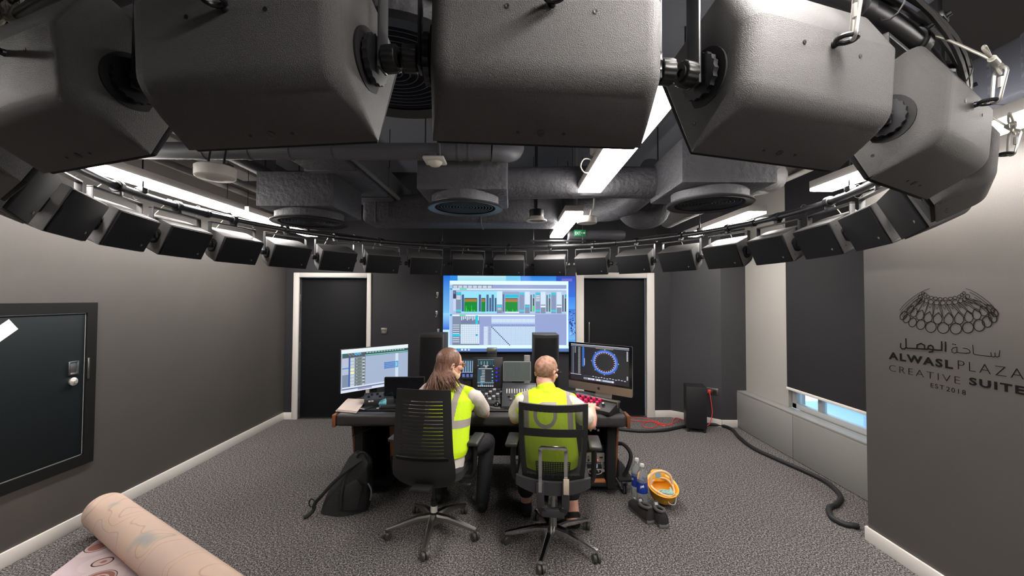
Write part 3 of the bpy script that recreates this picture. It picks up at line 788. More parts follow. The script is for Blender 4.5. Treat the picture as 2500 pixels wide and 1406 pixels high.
def make_speaker():
    root = bpy.data.objects.new('loudspeaker', None); COL.objects.link(root); root.empty_display_size = 0.05
    W, Hh = SW_, SH_
    FYZ = frame3(V((0, 1, 0)), V((0, 0, 1)), V((1, 0, 0)))
    b = bmesh.new()
    poly = [(0, 0), (0.148, 0), (0.222, 0.128), (0.218, Hh), (0, Hh)]
    lo = [b.verts.new((-W / 2, p[0], p[1])) for p in poly]; hi = [b.verts.new((W / 2, p[0], p[1])) for p in poly]
    for i in range(5): b.faces.new((lo[i], hi[i], hi[(i + 1) % 5], lo[(i + 1) % 5]))
    b.faces.new(lo); b.faces.new(list(reversed(hi)))
    bmesh.ops.recalc_face_normals(b, faces=list(b.faces))
    for v in b.verts: v.co.x *= 1 - 0.22 * v.co.y          # the rear is a little narrower
    low = [e for e in b.edges if abs(e.verts[0].co.y - 0.148) < 0.012 and abs(e.verts[1].co.y - 0.148) < 0.012 and e.verts[0].co.z < 0.02 and e.verts[1].co.z < 0.02 and abs(e.verts[0].co.x - e.verts[1].co.x) > 0.1]
    bmesh.ops.bevel(b, geom=low, offset=0.03, segments=5, profile=0.5, affect='EDGES')
    big = [e for e in b.edges if abs(e.verts[0].co.x - e.verts[1].co.x) < 0.1 and (e.verts[0].co.y > 0.1 and e.verts[1].co.y > 0.1)]
    bmesh.ops.bevel(b, geom=big, offset=0.034, segments=5, profile=0.5, affect='EDGES')
    rest = [e for e in b.edges if len(e.link_faces) == 2 and e.calc_face_angle(0) > R(40)]
    bmesh.ops.bevel(b, geom=rest, offset=0.007, segments=2, profile=0.5, affect='EDGES')
    mb = MB(); mb.bm.free(); mb.bm = b
    cab_ = obj('cabinet', mb, SPKTEX, root, smooth=50)
    mb = MB(); mb.box((0, -0.006, Hh / 2), (W - 0.012, 0.014, Hh - 0.012), 0.004); fg = obj('front_grille', mb, GRILLE, root)
    mb = MB(); mb.lathe([(0, 0), (0.007, 0), (0.007, 0.003), (0, 0.003)], 14, M.Translation((0.135, -0.013, 0.052)) @ M.Rotation(R(90), 4, 'X')); obj('badge', mb, mat('grey_badge', (118, 116, 114), 0.5), fg)
    nb = V((0, 0.866, -0.5)).normalized(); tb = V((0, 0.5, 0.866)).normalized()
    SCR = [(p, 0.0042, frame3(V((1, 0, 0)), tb, nb, p)) for p in [V((x, 0.148 + z * 0.578, z)) for x, z in ((-0.075, 0.098), (0.075, 0.098))]]
    SCR += [(None, r, frame3(V((1, 0, 0)), V((0, -1, 0)), V((0, 0, -1)), (x, y, 0))) for x, y, r in ((0, 0.03, 0.008), (-0.045, 0.03, 0.0035), (0.045, 0.03, 0.0035))]
    SCR += [(None, 0.004, frame3(V((0, 1, 0)), V((0, 0, 1)), V((1, 0, 0)), ((W / 2) * (1 - 0.22 * y), y, z))) for y, z in ((0.03, 0.05), (0.035, 0.2))]
    for _, r, f in SCR:
        mb = MB(); mb.lathe([(0, -0.004), (r, -0.004), (r, 0.0012), (r * 0.6, 0.0014), (0, 0.0002)], 12, f); obj('screw', mb, BLACKMET, cab_)
    # side fittings
    for s in (-1, 1):
        F_ = frame3(V((0, 1, 0)), V((0, 0, 1)), V((1, 0, 0)), (s * (W / 2 - 0.006), PIV.y, PIV.z))
        mb = MB(); mb.lathe([(0, -0.003), (0.058, -0.003), (0.058, 0.004), (0, 0.004)], 32, F_ if s > 0 else F_ @ M.Rotation(pi, 4, 'X')); obj('recess_shade_disc', mb, BLACKM, root)  # flat black disc, no hollow: the shade of a round recess put into colour
        mb = MB(); nt = 36
        pr = [(0.046 if k % 2 else 0.0425, k) for k in range(nt)]
        mb.prism([(r * cos(2 * pi * k / nt), r * sin(2 * pi * k / nt)) for r, k in pr], 0.0, 0.01, frame3(V((0, 1, 0)), V((0, 0, 1)), V((1, 0, 0)), (s * (W / 2 + 0.008) - 0.005, PIV.y, PIV.z)))
        obj('toothed_disc', mb, BLACKMET, root)
        mb = MB(); nt = 28
        mb.prism([((0.026 if k % 2 else 0.0235) * cos(2 * pi * k / nt), (0.026 if k % 2 else 0.0235) * sin(2 * pi * k / nt)) for k in range(nt)], 0.0, 0.026, frame3(V((0, 1, 0)), V((0, 0, 1)), V((1, 0, 0)), (s * (W / 2 + 0.04) - 0.013, PIV.y, PIV.z)), bev=0.0015, seg=1)
        mb.cone((s * (W / 2 + 0.0), PIV.y, PIV.z), (s * (W / 2 + 0.03), PIV.y, PIV.z), 0.008, seg=10)
        mb.lathe([(0.008, 0), (0.016, 0), (0.016, 0.003), (0.008, 0.003)], 16, frame3(V((0, 1, 0)), V((0, 0, 1)), V((1, 0, 0)), (s * (W / 2 + 0.053) - (0.0 if s > 0 else 0.003), PIV.y, PIV.z)))
        obj('tilt_knob', mb, BLACK, root)
    # yoke bracket
    mb = MB(); wy = V((0, ct, -st))
    fy = lambda s, a, b: None
    for s in (-1, 1):
        A0, A1 = PIV - UPL * 0.022, PIV + UPL * (ARM - 0.030)
        c = (A0 + A1) / 2 + V((s * (W / 2 + 0.022), 0, 0))
        mb.box((0, 0, 0), (0.006, 0.036, (A1 - A0).length), 0.002, mtx=frame3(V((1, 0, 0)), wy, UPL, c))
    c = PIV + UPL * (ARM - 0.034)
    mb.box((0, 0, 0), (W + 0.05, 0.036, 0.012), 0.002, mtx=frame3(V((1, 0, 0)), wy, UPL, c))
    yk = obj('yoke_bracket', mb, mat('grey_black_bracket', (66, 66, 68), 0.4), root)
    # pipe clamp
    pc = PIV + UPL * (ARM + 0.026)
    mb = MB(); f = frame3(V((1, 0, 0)), wy, UPL, pc)
    mb.prism([(0.040 * cos(a), 0.040 * sin(a)) for a in [2 * pi * k / 20 for k in range(20)]], -0.022, 0.022, f @ frame3(V((0, 1, 0)), V((0, 0, 1)), V((1, 0, 0))), bev=0.004, seg=1)
    mb.box((0, 0, -0.043), (0.03, 0.05, 0.034), 0.003, mtx=f); mb.cone(f @ V((0, 0.03, 0.03)), f @ V((0, 0.075, 0.045)), 0.007, seg=8)
    mb.box((0, 0.06, 0.042), (0.045, 0.012, 0.02), 0.003, mtx=f)
    obj('pipe_clamp', mb, DARKSTEEL, yk)
    # eye bolt, carabiner and safety cable on the back
    pb = V((0.0, 0.148 + 0.105 * 0.578, 0.105)); rc = pb + nb * 0.024
    mb = MB(); mb.tube([rc + V((1, 0, 0)) * 0.016 * cos(2 * pi * k / 18) + nb * 0.016 * sin(2 * pi * k / 18) for k in range(18)], 0.0048, 8, closed=True); mb.cone(pb - nb * 0.01, pb + nb * 0.008, 0.009, 0.006, 12)
    eb = obj('eye_bolt', mb, DARKSTEEL, root)
    dn = UPL.copy()
    c0, c1 = rc + nb * 0.012 - dn * 0.004, rc + nb * 0.02 + dn * 0.075
    sx = V((1, 0.0, 0)) * 0.6 + nb * 0.8; sx = (sx - dn * sx.dot(dn)).normalized()
    pts = arc(c0 + dn * 0.008, 0.010, pi, 2 * pi, 8, sx, dn) + arc(c1 - dn * 0.012, 0.015, 0, pi, 8, sx, dn)
    mb = MB(); mb.tube(pts, 0.0038, 8, closed=True); mb.cone(c0 + dn * 0.03 + sx * 0.0115, c0 + dn * 0.055 + sx * 0.013, 0.006, seg=8)
    obj('carabiner', mb, STEEL, eb)
    top = pc + wy * 0.03 + UPL * 0.01
    mb = MB()
    lp = c1 + dn * 0.004
    mb.tube(spline([lp + V((0.05, 0.0, 0.015)), lp + V((0.075, 0.0, 0.03)), lp + V((0.05, 0.005, 0.045)), lp + V((0.01, 0, 0.03)), lp - dn * 0.016, lp + V((-0.03, 0.0, 0.02)), lp + V((-0.06, 0.0, 0.05)), top + V((-0.05, 0.02, -0.03)), top + V((-0.04, 0.0, 0.02))], 5), 0.0036, 8)
    mb.cone(lp + V((-0.012, 0, 0.006)), lp + V((-0.04, 0, 0.03)), 0.0085, seg=10); mb.cone(lp + V((0.014, 0, 0.008)), lp + V((0.04, 0, 0.014)), 0.0085, seg=10)
    obj('safety_cable', mb, mat('pale_steel_rope', (212, 208, 198), 0.4, 0.6), eb)
    return root


SPK_LABEL = [
    'ring loudspeaker over the left wall, leftmost small one beside the big dark ones',
    'ring loudspeaker over the left wall under the near end of the left lamp',
    'ring loudspeaker over the left wall under the middle of the left lamp',
    'ring loudspeaker over the left wall just before the corner',
    'ring loudspeaker above the left top corner of the left door frame',
    'ring loudspeaker above the right half of the left door',
    'ring loudspeaker above the black wall just right of the left door',
    'ring loudspeaker above the black wall just left of the big screen',
    'ring loudspeaker above the left third of the big screen',
    'ring loudspeaker above the middle of the big screen',
    'ring loudspeaker above the right third of the big screen, top lit by the lamp',
    'ring loudspeaker above the left edge of the right door frame',
    'ring loudspeaker above the right half of the right door',
    'ring loudspeaker just right of the right door with its bracket side lit',
    'ring loudspeaker above the angled wall and the small floor speaker',
    'ring loudspeaker above the light grey window pier',
    'ring loudspeaker above the black roller blind',
    'ring loudspeaker above the corner between blind and lettered wall',
    'ring loudspeaker tucked behind the big right hand ones over the lettered wall',
    'big ring loudspeaker at the right edge above the wall emblem',
    'big ring loudspeaker at right with its round dark recess-shade disc and knob showing',
    'big ring loudspeaker at upper right with a bright carabiner on its back',
    'big ring loudspeaker at the top middle, nearest to the viewer',
    'big dark ring loudspeaker at upper left with a round knob on its side',
    'big dark ring loudspeaker at the left edge, left of the one with the knob',
    'dark ring loudspeaker at the left edge, below and behind the biggest ones',
    'dark ring loudspeaker cut by the left edge above the access hatch',
]
NUDGE = {22: -0.012, 23: -0.028, 24: -0.045, 25: -0.04, 26: -0.03}
spk0 = make_speaker()
for i in range(27):
    ph = PHI0 + (i - 9) * DPHI + NUDGE.get(i, 0)
    out, tan = V((sin(ph), cos(ph), 0)), V((cos(ph), -sin(ph), 0))
    up = -out * st + V((0, 0, ct)); od = out * ct + V((0, 0, st))
    o = spk0 if i == 0 else copy_tree(spk0)
    o.matrix_world = frame3(tan, od, up, RC + out * RR + V((0, 0, 1.75 + RB)))
    tag(o, SPK_LABEL[i], 'loudspeaker', 'loudspeakers on the ceiling ring')

# bright steel cables and shackles around the pipe at the upper left corner
random.seed(14)
cc = V((-1.36, 1.02, 2.48))
t = thing('cable_cluster', 'bunch of bright steel cables and shackles at the upper left corner of the ring', 'cable', cc)
PALES = mat('pale_steel_rope', (212, 208, 198), 0.4, 0.6)
for k in range(7):
    a = V((-0.16 + 0.035 * k, 0.03 * (k % 3), 0.16 + 0.02 * (k % 2))); b = V((0.02 + 0.018 * k, 0.02, -0.10 - 0.012 * (k % 3)))
    mb = MB(); mb.tube(spline([a, a.lerp(b, 0.4) + V((0.012 * (k % 2), 0.01, 0)), b, b + V((0.012, 0, 0.012))], 5), 0.0042, 7); obj('steel_strand', mb, PALES, t)
for x, z, r_ in ((-0.02, 0.0, 0.022), (0.07, -0.02, 0.018), (-0.12, -0.06, 0.02)):
    mb = MB(); mb.tube([V((x + r_ * cos(q_), 0.0, z + 1.7 * r_ * sin(q_))) for q_ in [2 * pi * j / 18 for j in range(18)]], 0.006, 8, closed=True); mb.cone((x - r_ - 0.006, 0, z - 0.01), (x + r_ + 0.006, 0, z - 0.01), 0.006, seg=8); obj('shackle', mb, STEEL, t)
for k in range(3):
    mb = MB(); mb.box((0, 0, 0), (0.03, 0.02, 0.055), 0.005, mtx=M.Translation((0.03 + 0.04 * k, 0.01, 0.02 - 0.02 * k)) @ M.Rotation(R(30), 4, 'Y')); obj('ferrule', mb, mat('pale_ferrule', (196, 190, 178), 0.5), t)
mb = MB(); mb.tube(spline([(-0.3, 0.0, -0.08), (-0.18, 0, -0.12), (-0.06, 0, -0.15), (0.05, 0, -0.14), (0.1, 0, -0.1)], 6), 0.005, 7); obj('steel_strand', mb, PALES, t)

# ================================================================== DESK
DZ = 0.76
t = thing('studio_desk', 'wide black studio mixing desk with padded front edge and brown wood ends', 'desk', (-0.258, 3.9, 0))
dx = lambda x: x + 0.258
dy = lambda y: y - 3.9
mb = MB(); mb.prism([(dx(-1.5), dy(3.63)), (dx(0.985), dy(3.63)), (dx(0.985), dy(4.25)), (dx(0.75), dy(4.5)), (dx(-1.27), dy(4.5)), (dx(-1.5), dy(4.25))], DZ - 0.04, DZ, bev=0.004); obj('worktop', mb, BLACKM, t)
mb = MB(); mb.box((0, dy(3.625), 0.706), (2.485, 0.15, 0.108), 0.032, seg=4); obj('padded_edge', mb, LEATH, t)
for s in (-1, 1):
    mb = MB(); mb.box((s * 1.257, dy(3.63), 0.7), (0.028, 0.15, 0.105), 0.004); obj('wood_end_cap', mb, WOOD, t, label='brown wooden end cap')
mb = MB(); mb.box((0, dy(4.44), 0.4), (2.1, 0.03, 0.62)); obj('back_panel', mb, BLACKM, t)
for s in (-1, 1):
    xo, xi = (0.935, 0.60) if s > 0 else (-1.40, -1.07)
    mb = MB()
    mb.box((dx(xo) - s * 0.045, dy(3.99), 0.37), (0.075, 0.56, 0.6), 0.004); mb.box((dx(xi), dy(4.02), 0.37), (0.03, 0.5, 0.6), 0.004)
    mb.box((dx((xo + xi) / 2), dy(4.2), 0.37), (0.33, 0.03, 0.6)); mb.box((dx((xo + xi) / 2), dy(4.0), 0.09), (0.36, 0.52, 0.03), 0.004); mb.box((dx((xo + xi) / 2), dy(4.0), 0.665), (0.36, 0.52, 0.03))
    lg = obj('rack_pedestal', mb, BLACKM, t)
    mb = MB(); P = [(3.70, 0.66), (4.30, 0.66), (4.22, 0.13), (3.80, 0.13)]
    mb.prism([(dy(a), b) for a, b in P], 0, 0.02, frame3(V((0, 1, 0)), V((0, 0, 1)), V((1, 0, 0)), (dx(xo) + (0.0 if s > 0 else -0.02), 0, 0)), bev=0.003); obj('wood_side_panel', mb, WOOD, lg)
    mb = MB(); mb.prism([(dy(3.72), 0.66), (dy(3.745), 0.66), (dy(3.825), 0.13), (dy(3.80), 0.13)], 0, 0.04, frame3(V((0, 1, 0)), V((0, 0, 1)), V((1, 0, 0)), (dx(xi) - (0.02), 0, 0)), bev=0.003)
    if s < 0: obj('wood_edge', mb, WOOD, lg)
    else:
        mb.bm.free()
        mb = MB(); mb.box((dx(0.735), dy(3.92), 0.115), (0.22, 0.34, 0.018), 0.003); obj('wood_shelf', mb, WOODO, lg, label='orange wooden shelf at the bottom of the rack')
    mb = MB(); mb.prism([(0, 0.16), (0.0, 0.3), (0.05, 0.28), (0.14, 0.15), (0.14, 0.13), (0, 0.13)], dy(3.85), dy(4.1), frame3(V((s, 0, 0)), V((0, 0, 1)), V((0, -s, 0)), (dx(xo) + s * 0.022, 0, 0)) if False else frame3(V((s, 0, 0)), V((0, 0, 1)), V((0, -s, 0)) if s < 0 else V((0, -1, 0)), (dx(xo) + s * 0.022, 0, 0)), bev=0.003)
    mb.bm.free()
    mb = MB(); mb.box((dx(xo) + s * 0.085, dy(3.92), 0.14), (0.13, 0.42, 0.022), 0.004); mb.box((dx(xo) + s * 0.03, dy(3.92), 0.22), (0.016, 0.3, 0.16), 0.004); obj('foot_plate', mb, BLACKM, lg)
    for yy in (3.78, 4.15):
        mb = MB(); c = V((dx(xo) + s * 0.085, dy(yy), 0.045))
        for q in (-0.011, 0.011):
            mb.lathe([(0, -0.008), (0.038, -0.008), (0.043, -0.004), (0.043, 0.004), (0.038, 0.008), (0, 0.008)], 24, M.Translation(c + V((q, 0, 0))) @ M.Rotation(R(90), 4, 'Y'))
        cs = obj('caster', mb, mat('grey_blue_rubber', (62, 68, 76), 0.5), lg)
        mb = MB(); mb.box(c + V((-0.024, 0, 0.03)), (0.004, 0.03, 0.075), 0.002); mb.box(c + V((0.024, 0, 0.03)), (0.004, 0.03, 0.075), 0.002); mb.box(c + V((0, 0, 0.07)), (0.056, 0.05, 0.012), 0.003); mb.cone(c + V((-0.03, 0, 0)), c + V((0.03, 0, 0)), 0.008, seg=10)
        mb2 = obj('caster_fork', mb, STEEL, lg)
mb = MB(); mb.tube(spline([(dx(-1.25), dy(3.66), 0.66), (dx(-1.33), dy(3.66), 0.56), (dx(-1.41), dy(3.7), 0.53), (dx(-1.3), dy(3.72), 0.57), (dx(-1.2), dy(3.78), 0.6)], 8), 0.004, 6); obj('hanging_cable', mb, BLACK, t)
mb = MB(); mb.tube(spline([(dx(0.97), dy(3.9), 0.4), (dx(1.03), dy(3.86), 0.41), (dx(1.08), dy(3.84), 0.36), (dx(1.09), dy(3.82), 0.3), (dx(1.05), dy(3.8), 0.2), (dx(1.02), dy(3.8), 0.15)], 8), 0.018, 8); obj('loose_hose', mb, BLACK, t)

# rack gear in the right pedestal
def rack_unit(name, label, px0, py0, px1, py1, m, kind, Yf=3.80):
    a, b = onY(px0, py0, Yf), onY(px1, py1, Yf)
    x0, x1, z1, z0 = 0.622, 0.845, a.z, b.z
    t = thing(name, label, 'audio unit', ((x0 + x1) / 2, Yf, z0), 0, 'audio units in the right desk rack')
    hh = z1 - z0; w = x1 - x0
    mb = MB(); mb.box((0, 0.13, hh / 2), (w, 0.26, hh - 0.004), 0.003); obj('case', mb, m, t)
    mb = MB(); mb.box((0, -0.003, hh / 2), (w, 0.006, hh - 0.006), 0.002); f = obj('front_plate', mb, m, t)
    return t, f, w, hh
t, f, w, hh = rack_unit('rack_display_unit', 'black rack unit with glowing blue digits under the cable tangle', 1438, 1084, 1478, 1103, BLACK, 0)
mb = MB()
for k in range(5): mb.box((0.02 + k * 0.012, -0.008, hh * 0.62), (0.009, 0.004, 0.016)); mb.box((0.02 + k * 0.012, -0.008, hh * 0.3), (0.007, 0.004, 0.008))
obj('digits', mb, emat('blue_led_digits', (70, 120, 255), 1.4), f)
t, f, w, hh = rack_unit('rack_preamp', 'grey rack unit with round knobs and a red lamp', 1438, 1105, 1478, 1129, mat('warm_grey_faceplate', (158, 152, 142), 0.45), 0)
for x, z, r, m in ((-0.03, 0.6, 0.011, ALU), (0.02, 0.62, 0.012, STEEL), (-0.035, 0.28, 0.008, BLACK), (0.005, 0.3, 0.008, BLACK)):
    mb = MB(); mb.lathe([(0, 0), (r, 0), (r * 0.9, 0.018), (0, 0.018)], 16, frame3(V((1, 0, 0)), V((0, 0, 1)), V((0, -1, 0)), (x, -0.006, hh * z))); obj('knob', mb, m, f)
mb = MB(); mb.lathe([(0, 0), (0.006, 0), (0.005, 0.006), (0, 0.006)], 12, frame3(V((1, 0, 0)), V((0, 0, 1)), V((0, -1, 0)), (0.05, -0.006, hh * 0.3))); obj('pilot_lamp', mb, emat('red_pilot_lamp', (255, 80, 70), 1.5), f)
mb = MB(); mb.box((0.08, -0.008, hh * 0.55), (0.03, 0.006, 0.014), 0.002); obj('rocker', mb, BLACK, f)
t, f, w, hh = rack_unit('rack_processor', 'grey rack unit with a small bright screen', 1438, 1130, 1478, 1143, mat('cool_grey_faceplate', (120, 122, 126), 0.4), 0)
mb = MB(); mb.box((0.02, -0.008, hh / 2), (0.045, 0.006, hh * 0.78), 0.002); obj('display', mb, emat('pale_screen', (200, 235, 255), 1.2), f)
mb = MB(); mb.box((-0.03, -0.007, hh / 2), (0.04, 0.006, hh * 0.72), 0.002); mb.box((0.07, -0.007, hh / 2), (0.04, 0.006, hh * 0.72), 0.002); obj('button_field', mb, BLACK, f)
t, f, w, hh = rack_unit('rack_interface', 'grey rack unit with light connectors below the small bright screen', 1438, 1144, 1478, 1153, mat('pale_grey_faceplate', (172, 168, 164), 0.45), 0)
for k in range(4):
    mb = MB(); mb.lathe([(0, 0), (0.009, 0), (0.009, 0.012), (0.005, 0.012), (0.004, 0.004), (0, 0.004)], 14, frame3(V((1, 0, 0)), V((0, 0, 1)), V((0, -1, 0)), (-0.02 + k * 0.03, -0.006, hh / 2))); obj('connector', mb, DARKSTEEL, f)
t, f, w, hh = rack_unit('rack_patch_panel', 'black patch panel with small jacks low in the rack', 1438, 1155, 1478, 1168, BLACK, 0)
for k in range(8):
    mb = MB(); mb.lathe([(0, 0), (0.005, 0), (0.005, 0.004), (0, 0.004)], 10, frame3(V((1, 0, 0)), V((0, 0, 1)), V((0, -1, 0)), (-0.09 + k * 0.025, -0.006, hh / 2))); obj('jack', mb, DARKSTEEL, f)
random.seed(5)
mb = MB()
for k in range(16):
    c = V((0.735, 3.84, 0.585)); pts = [c + V((random.uniform(-0.1, 0.1), random.uniform(-0.04, 0.14), random.uniform(-0.035, 0.055))) for _ in range(6)]
    mb.tube(spline(pts, 5), 0.0045, 6)
tg = tag(obj('cable_tangle', mb, BLACK), 'tangle of black cables and plugs on top of the rack gear', 'cable', None, 'stuff')
for k, (x, z) in enumerate(((0.72, 0.555), (0.76, 0.57), (0.79, 0.555))):
    mb = MB(); mb.cone((x, 3.80, z), (x, 3.84, z), 0.011, seg=14); mb.cone((x, 3.83, z), (x, 3.88, z + 0.01), 0.007, seg=10); obj('plug', mb, STEEL, tg)
mb = MB(); mb.tube(spline([(0.68, 3.79, 0.19), (0.72, 3.775, 0.175), (0.78, 3.775, 0.17), (0.82, 3.78, 0.19), (0.82, 3.79, 0.26)], 6), 0.005, 8); mb.cone((0.82, 3.785, 0.255), (0.82, 3.785, 0.285), 0.009, seg=12)
tag(obj('patch_cord', mb, mat('grey_cord', (150, 150, 150), 0.4)), 'grey patch cord looping above the orange wooden shelf', 'cable')

# ------------------------------------------------------------------ screens and gear on the desk
def rounded_rect(w, h, r, n=4):
    out = []
    for cx, cy, a in ((w / 2 - r, h / 2 - r, 0), (-w / 2 + r, h / 2 - r, pi / 2), (-w / 2 + r, -h / 2 + r, pi), (w / 2 - r, -h / 2 + r, 1.5 * pi)):
        for k in range(n + 1): out.append((cx + r * cos(a + k * pi / 2 / n), cy + r * sin(a + k * pi / 2 / n)))
    return out
FV = frame3(V((1, 0, 0)), V((0, 0, 1)), V((0, -1, 0)))     # (a,b,d): right, up, towards the viewer

# big wall screen
a = onY(1080.5, 765, 6.03); b = onY(1408, 765, 6.03)
tvw, tvx = b.x - a.x, (a.x + b.x) / 2
tv = thing('wall_screen', 'huge lit wall screen showing an audio routing program', 'screen', (tvx, 6.055, 1.525), math.atan2(UB.y, UB.x))
tvh = 1.128
mb = MB(); mb.prism(rounded_rect(tvw, tvh, 0.008), -0.05, -0.0, FV @ M.Translation((0, 0, 0.0)), bev=0.003); obj('housing', mb, BLACK, tv)
BLUE1, SKY, PALE = (40, 120, 222), (90, 170, 245), (205, 238, 250)
Q = [(0, 15, 2442, 1400, (70, 150, 235), (150, 215, 250))]
def q(x0, y0, x1, y1, c, c2=None): Q.append((x0, y0, x1, y1, c, c2))
q(0, 15, 120, 700, (28, 110, 220), (120, 195, 245)); q(0, 700, 120, 1000, (150, 215, 250), (60, 110, 225)); q(0, 1000, 120, 1400, (190, 235, 250), (225, 250, 255))
q(120, 15, 260, 112, (50, 140, 230)); q(260, 15, 1150, 112, (190, 230, 240), (150, 225, 248)); q(1150, 15, 1420, 112, (120, 205, 245)); q(1420, 15, 2080, 112, (48, 130, 225), (70, 150, 235)); q(2080, 15, 2442, 400, (52, 78, 190), (40, 110, 225)); q(2180, 60, 2380, 112, (110, 110, 205))
q(2300, 400, 2442, 620, (60, 130, 235), (80, 160, 245)); q(2300, 620, 2442, 1180, (60, 120, 220), (120, 185, 245)); q(2300, 1180, 2442, 1300, (90, 170, 250), (60, 150, 240))
random.seed(11)
for k in range(70):
    x = random.uniform(2312, 2425); y = random.uniform(640, 1100); s = random.uniform(6, 26)
    q(x, y, min(x + s, 2440), y + s * random.uniform(0.6, 1.6), random.choice([(30, 40, 130), (40, 60, 160), (150, 200, 250), (28, 36, 110)]))
# program window
q(118, 108, 2308, 1340, (226, 252, 255)); q(122, 180, 168, 1280, (172, 200, 240)); q(122, 248, 168, 275, (30, 170, 215)); q(122, 720, 168, 750, (30, 170, 215))
q(168, 178, 2272, 1280, (152, 164, 212)); q(168, 178, 905, 242, (140, 148, 178))
for r_ in range(2):
    for k in range(8):
        q(185 + k * 90, 200 + r_ * 22, 255 + k * 90, 214 + r_ * 22, (226, 244, 255))
q(168, 248, 2272, 274, (222, 246, 255)); q(300, 250, 430, 274, (110, 235, 180))
q(168, 278, 2272, 715, (176, 196, 232)); q(330, 300, 985, 700, (150, 228, 250)); q(985, 300, 1085, 540, (205, 236, 250))
q(180, 290, 235, 435, (60, 66, 100)); q(186, 300, 226, 350, (120, 126, 160)); q(182, 440, 232, 660, (202, 214, 240))
q(236, 318, 328, 700, (130, 146, 172)); q(240, 325, 326, 365, (40, 205, 228))
for k in range(4): q(245, 378 + k * 20, 320, 390 + k * 20, (235, 240, 250))
q(236, 635, 328, 670, (60, 210, 235))
for x in (340, 652, 792, 888):
    q(x, 360, x + 40, 668, (52, 76, 128))
    for k in range(14): q(x + 8, 372 + k * 21, x + 30, 379 + k * 21, (110, 140, 190))
q(845, 420, 880, 668, (70, 96, 130)); q(945, 420, 978, 668, (70, 96, 130))
for x, w_ in ((392, 225), (705, 62), (1140, 228)):
    q(x - 6, 425, x + w_ + 8, 672, (60, 70, 80)); q(x, 428, x + w_, 440, (72, 46, 40)); q(x, 440, x + w_, 492, (168, 124, 66)); q(x, 492, x + w_, 668, (8, 142, 52))
for x, hh_ in ((415, 100), (425, 60), (515, 110), (525, 40), (455, 30), (560, 34), (575, 24), (1165, 44), (1178, 22), (1268, 50), (1280, 26), (1340, 30)): q(x, 668 - hh_, x + 9, 668, (60, 214, 84))
q(985, 540, 1080, 700, (130, 146, 172)); q(988, 556, 1078, 590, (40, 205, 228)); q(1000, 605, 1065, 615, (235, 240, 250)); q(1000, 630, 1065, 640, (235, 240, 250))
q(1085, 305, 1400, 700, (150, 164, 200)); q(1090, 350, 1120, 668, (96, 110, 150)); q(1135, 355, 1385, 415, (34, 200, 226)); q(1135, 380, 1385, 386, (20, 140, 190))
q(1140, 428, 1368, 440, (72, 46, 40)); q(1140, 440, 1368, 492, (168, 124, 66)); q(1140, 492, 1368, 668, (8, 142, 52))
for x, hh_ in ((1165, 44), (1178, 22), (1268, 50), (1280, 26), (1340, 30)): q(x, 668 - hh_, x + 9, 668, (60, 214, 84))
q(1130, 672, 1392, 694, (226, 250, 255))
for x, cy_ in ((1402, 1), (1698, 1), (1990, 1)):
    q(x, 318, x + 88, 700, (136, 152, 184)); q(x, 325, x + 88, 360, (40, 205, 228)); q(x, 635, x + 88, 668, (60, 210, 235))
for k in range(4): q(1705, 372 + k * 30, 1778, 386 + k * 30, (235, 240, 250))
for x, cc in ((1502, (40, 205, 228)), (1795, (235, 240, 250)), (2092, (235, 240, 250))):
    q(x, 305, x + 88, 540, (212, 232, 248)); q(x, 540, x + 88, 700, (130, 146, 172)); q(x, 558, x + 88, 590, cc)
for x in (1600, 1895, 2190):
    q(x, 310, x + 85, 700, (180, 206, 232)); q(x + 4, 360, x + 30, 668, (90, 104, 120)); q(x + 48, 420, x + 76, 668, (74, 84, 84)); q(x + 50, 350, x + 80, 410, (60, 170, 200))
q(1645, 560, 1672, 668, (70, 225, 130)); q(1960, 560, 1974, 660, (50, 180, 90))
# lower half
q(168, 725, 1690, 752, (236, 252, 255)); q(300, 727, 412, 750, (90, 230, 160)); q(176, 758, 322, 900, (128, 142, 168)); q(322, 758, 668, 900, (118, 132, 164))
for k in range(10): q(332 + k * 34, 760, 350 + k * 34, 830 - (k % 3) * 14, (222, 232, 248))
q(596, 740, 640, 900, (30, 205, 228))
q(176, 900, 322, 1255, (124, 138, 164))
for k in range(9): q(180, 910 + k * 38, 300, 922 + k * 38, (225, 236, 250))
q(176, 1078, 322, 1118, (36, 205, 228)); q(322, 900, 668, 1255, (222, 240, 252))
for k in range(10): q(322, 900 + k * 36, 668, 904 + k * 36, (130, 150, 186))
for k in range(10): q(322 + k * 34.6, 900, 326 + k * 34.6, 1255, (130, 150, 186))
q(598, 1080, 636, 1112, (50, 160, 220)); q(176, 1255, 668, 1280, (120, 134, 160))
q(745, 940, 885, 1280, (190, 206, 240))
for k in range(15): q(750, 950 + k * 22, 812, 958 + k * 22, (236, 246, 255)); q(830, 950 + k * 22, 880, 958 + k * 22, (90, 100, 140))
q(885, 760, 1690, 940, (176, 196, 240))
for k in range(32): q(892 + k * 25, 800, 906 + k * 25, 870, (228, 244, 255)); q(892 + k * 25, 900, 904 + k * 25, 936, (84, 100, 160))
q(885, 940, 1690, 1280, (206, 230, 250))
for k in range(32): q(885 + k * 25, 940, 888 + k * 25, 1280, (140, 164, 206))
for k in range(14): q(885, 940 + k * 25, 1690, 943 + k * 25, (140, 164, 206))
for k in range(14): q(885 + k * 25, 942 + k * 25, 905 + k * 25, 962 + k * 25, (40, 56, 130))
q(1690, 725, 2272, 1280, (150, 166, 214)); q(118, 1285, 2308, 1338, (226, 252, 255))
q(0, 1340, 2442, 1400, (96, 132, 190), (80, 110, 175))
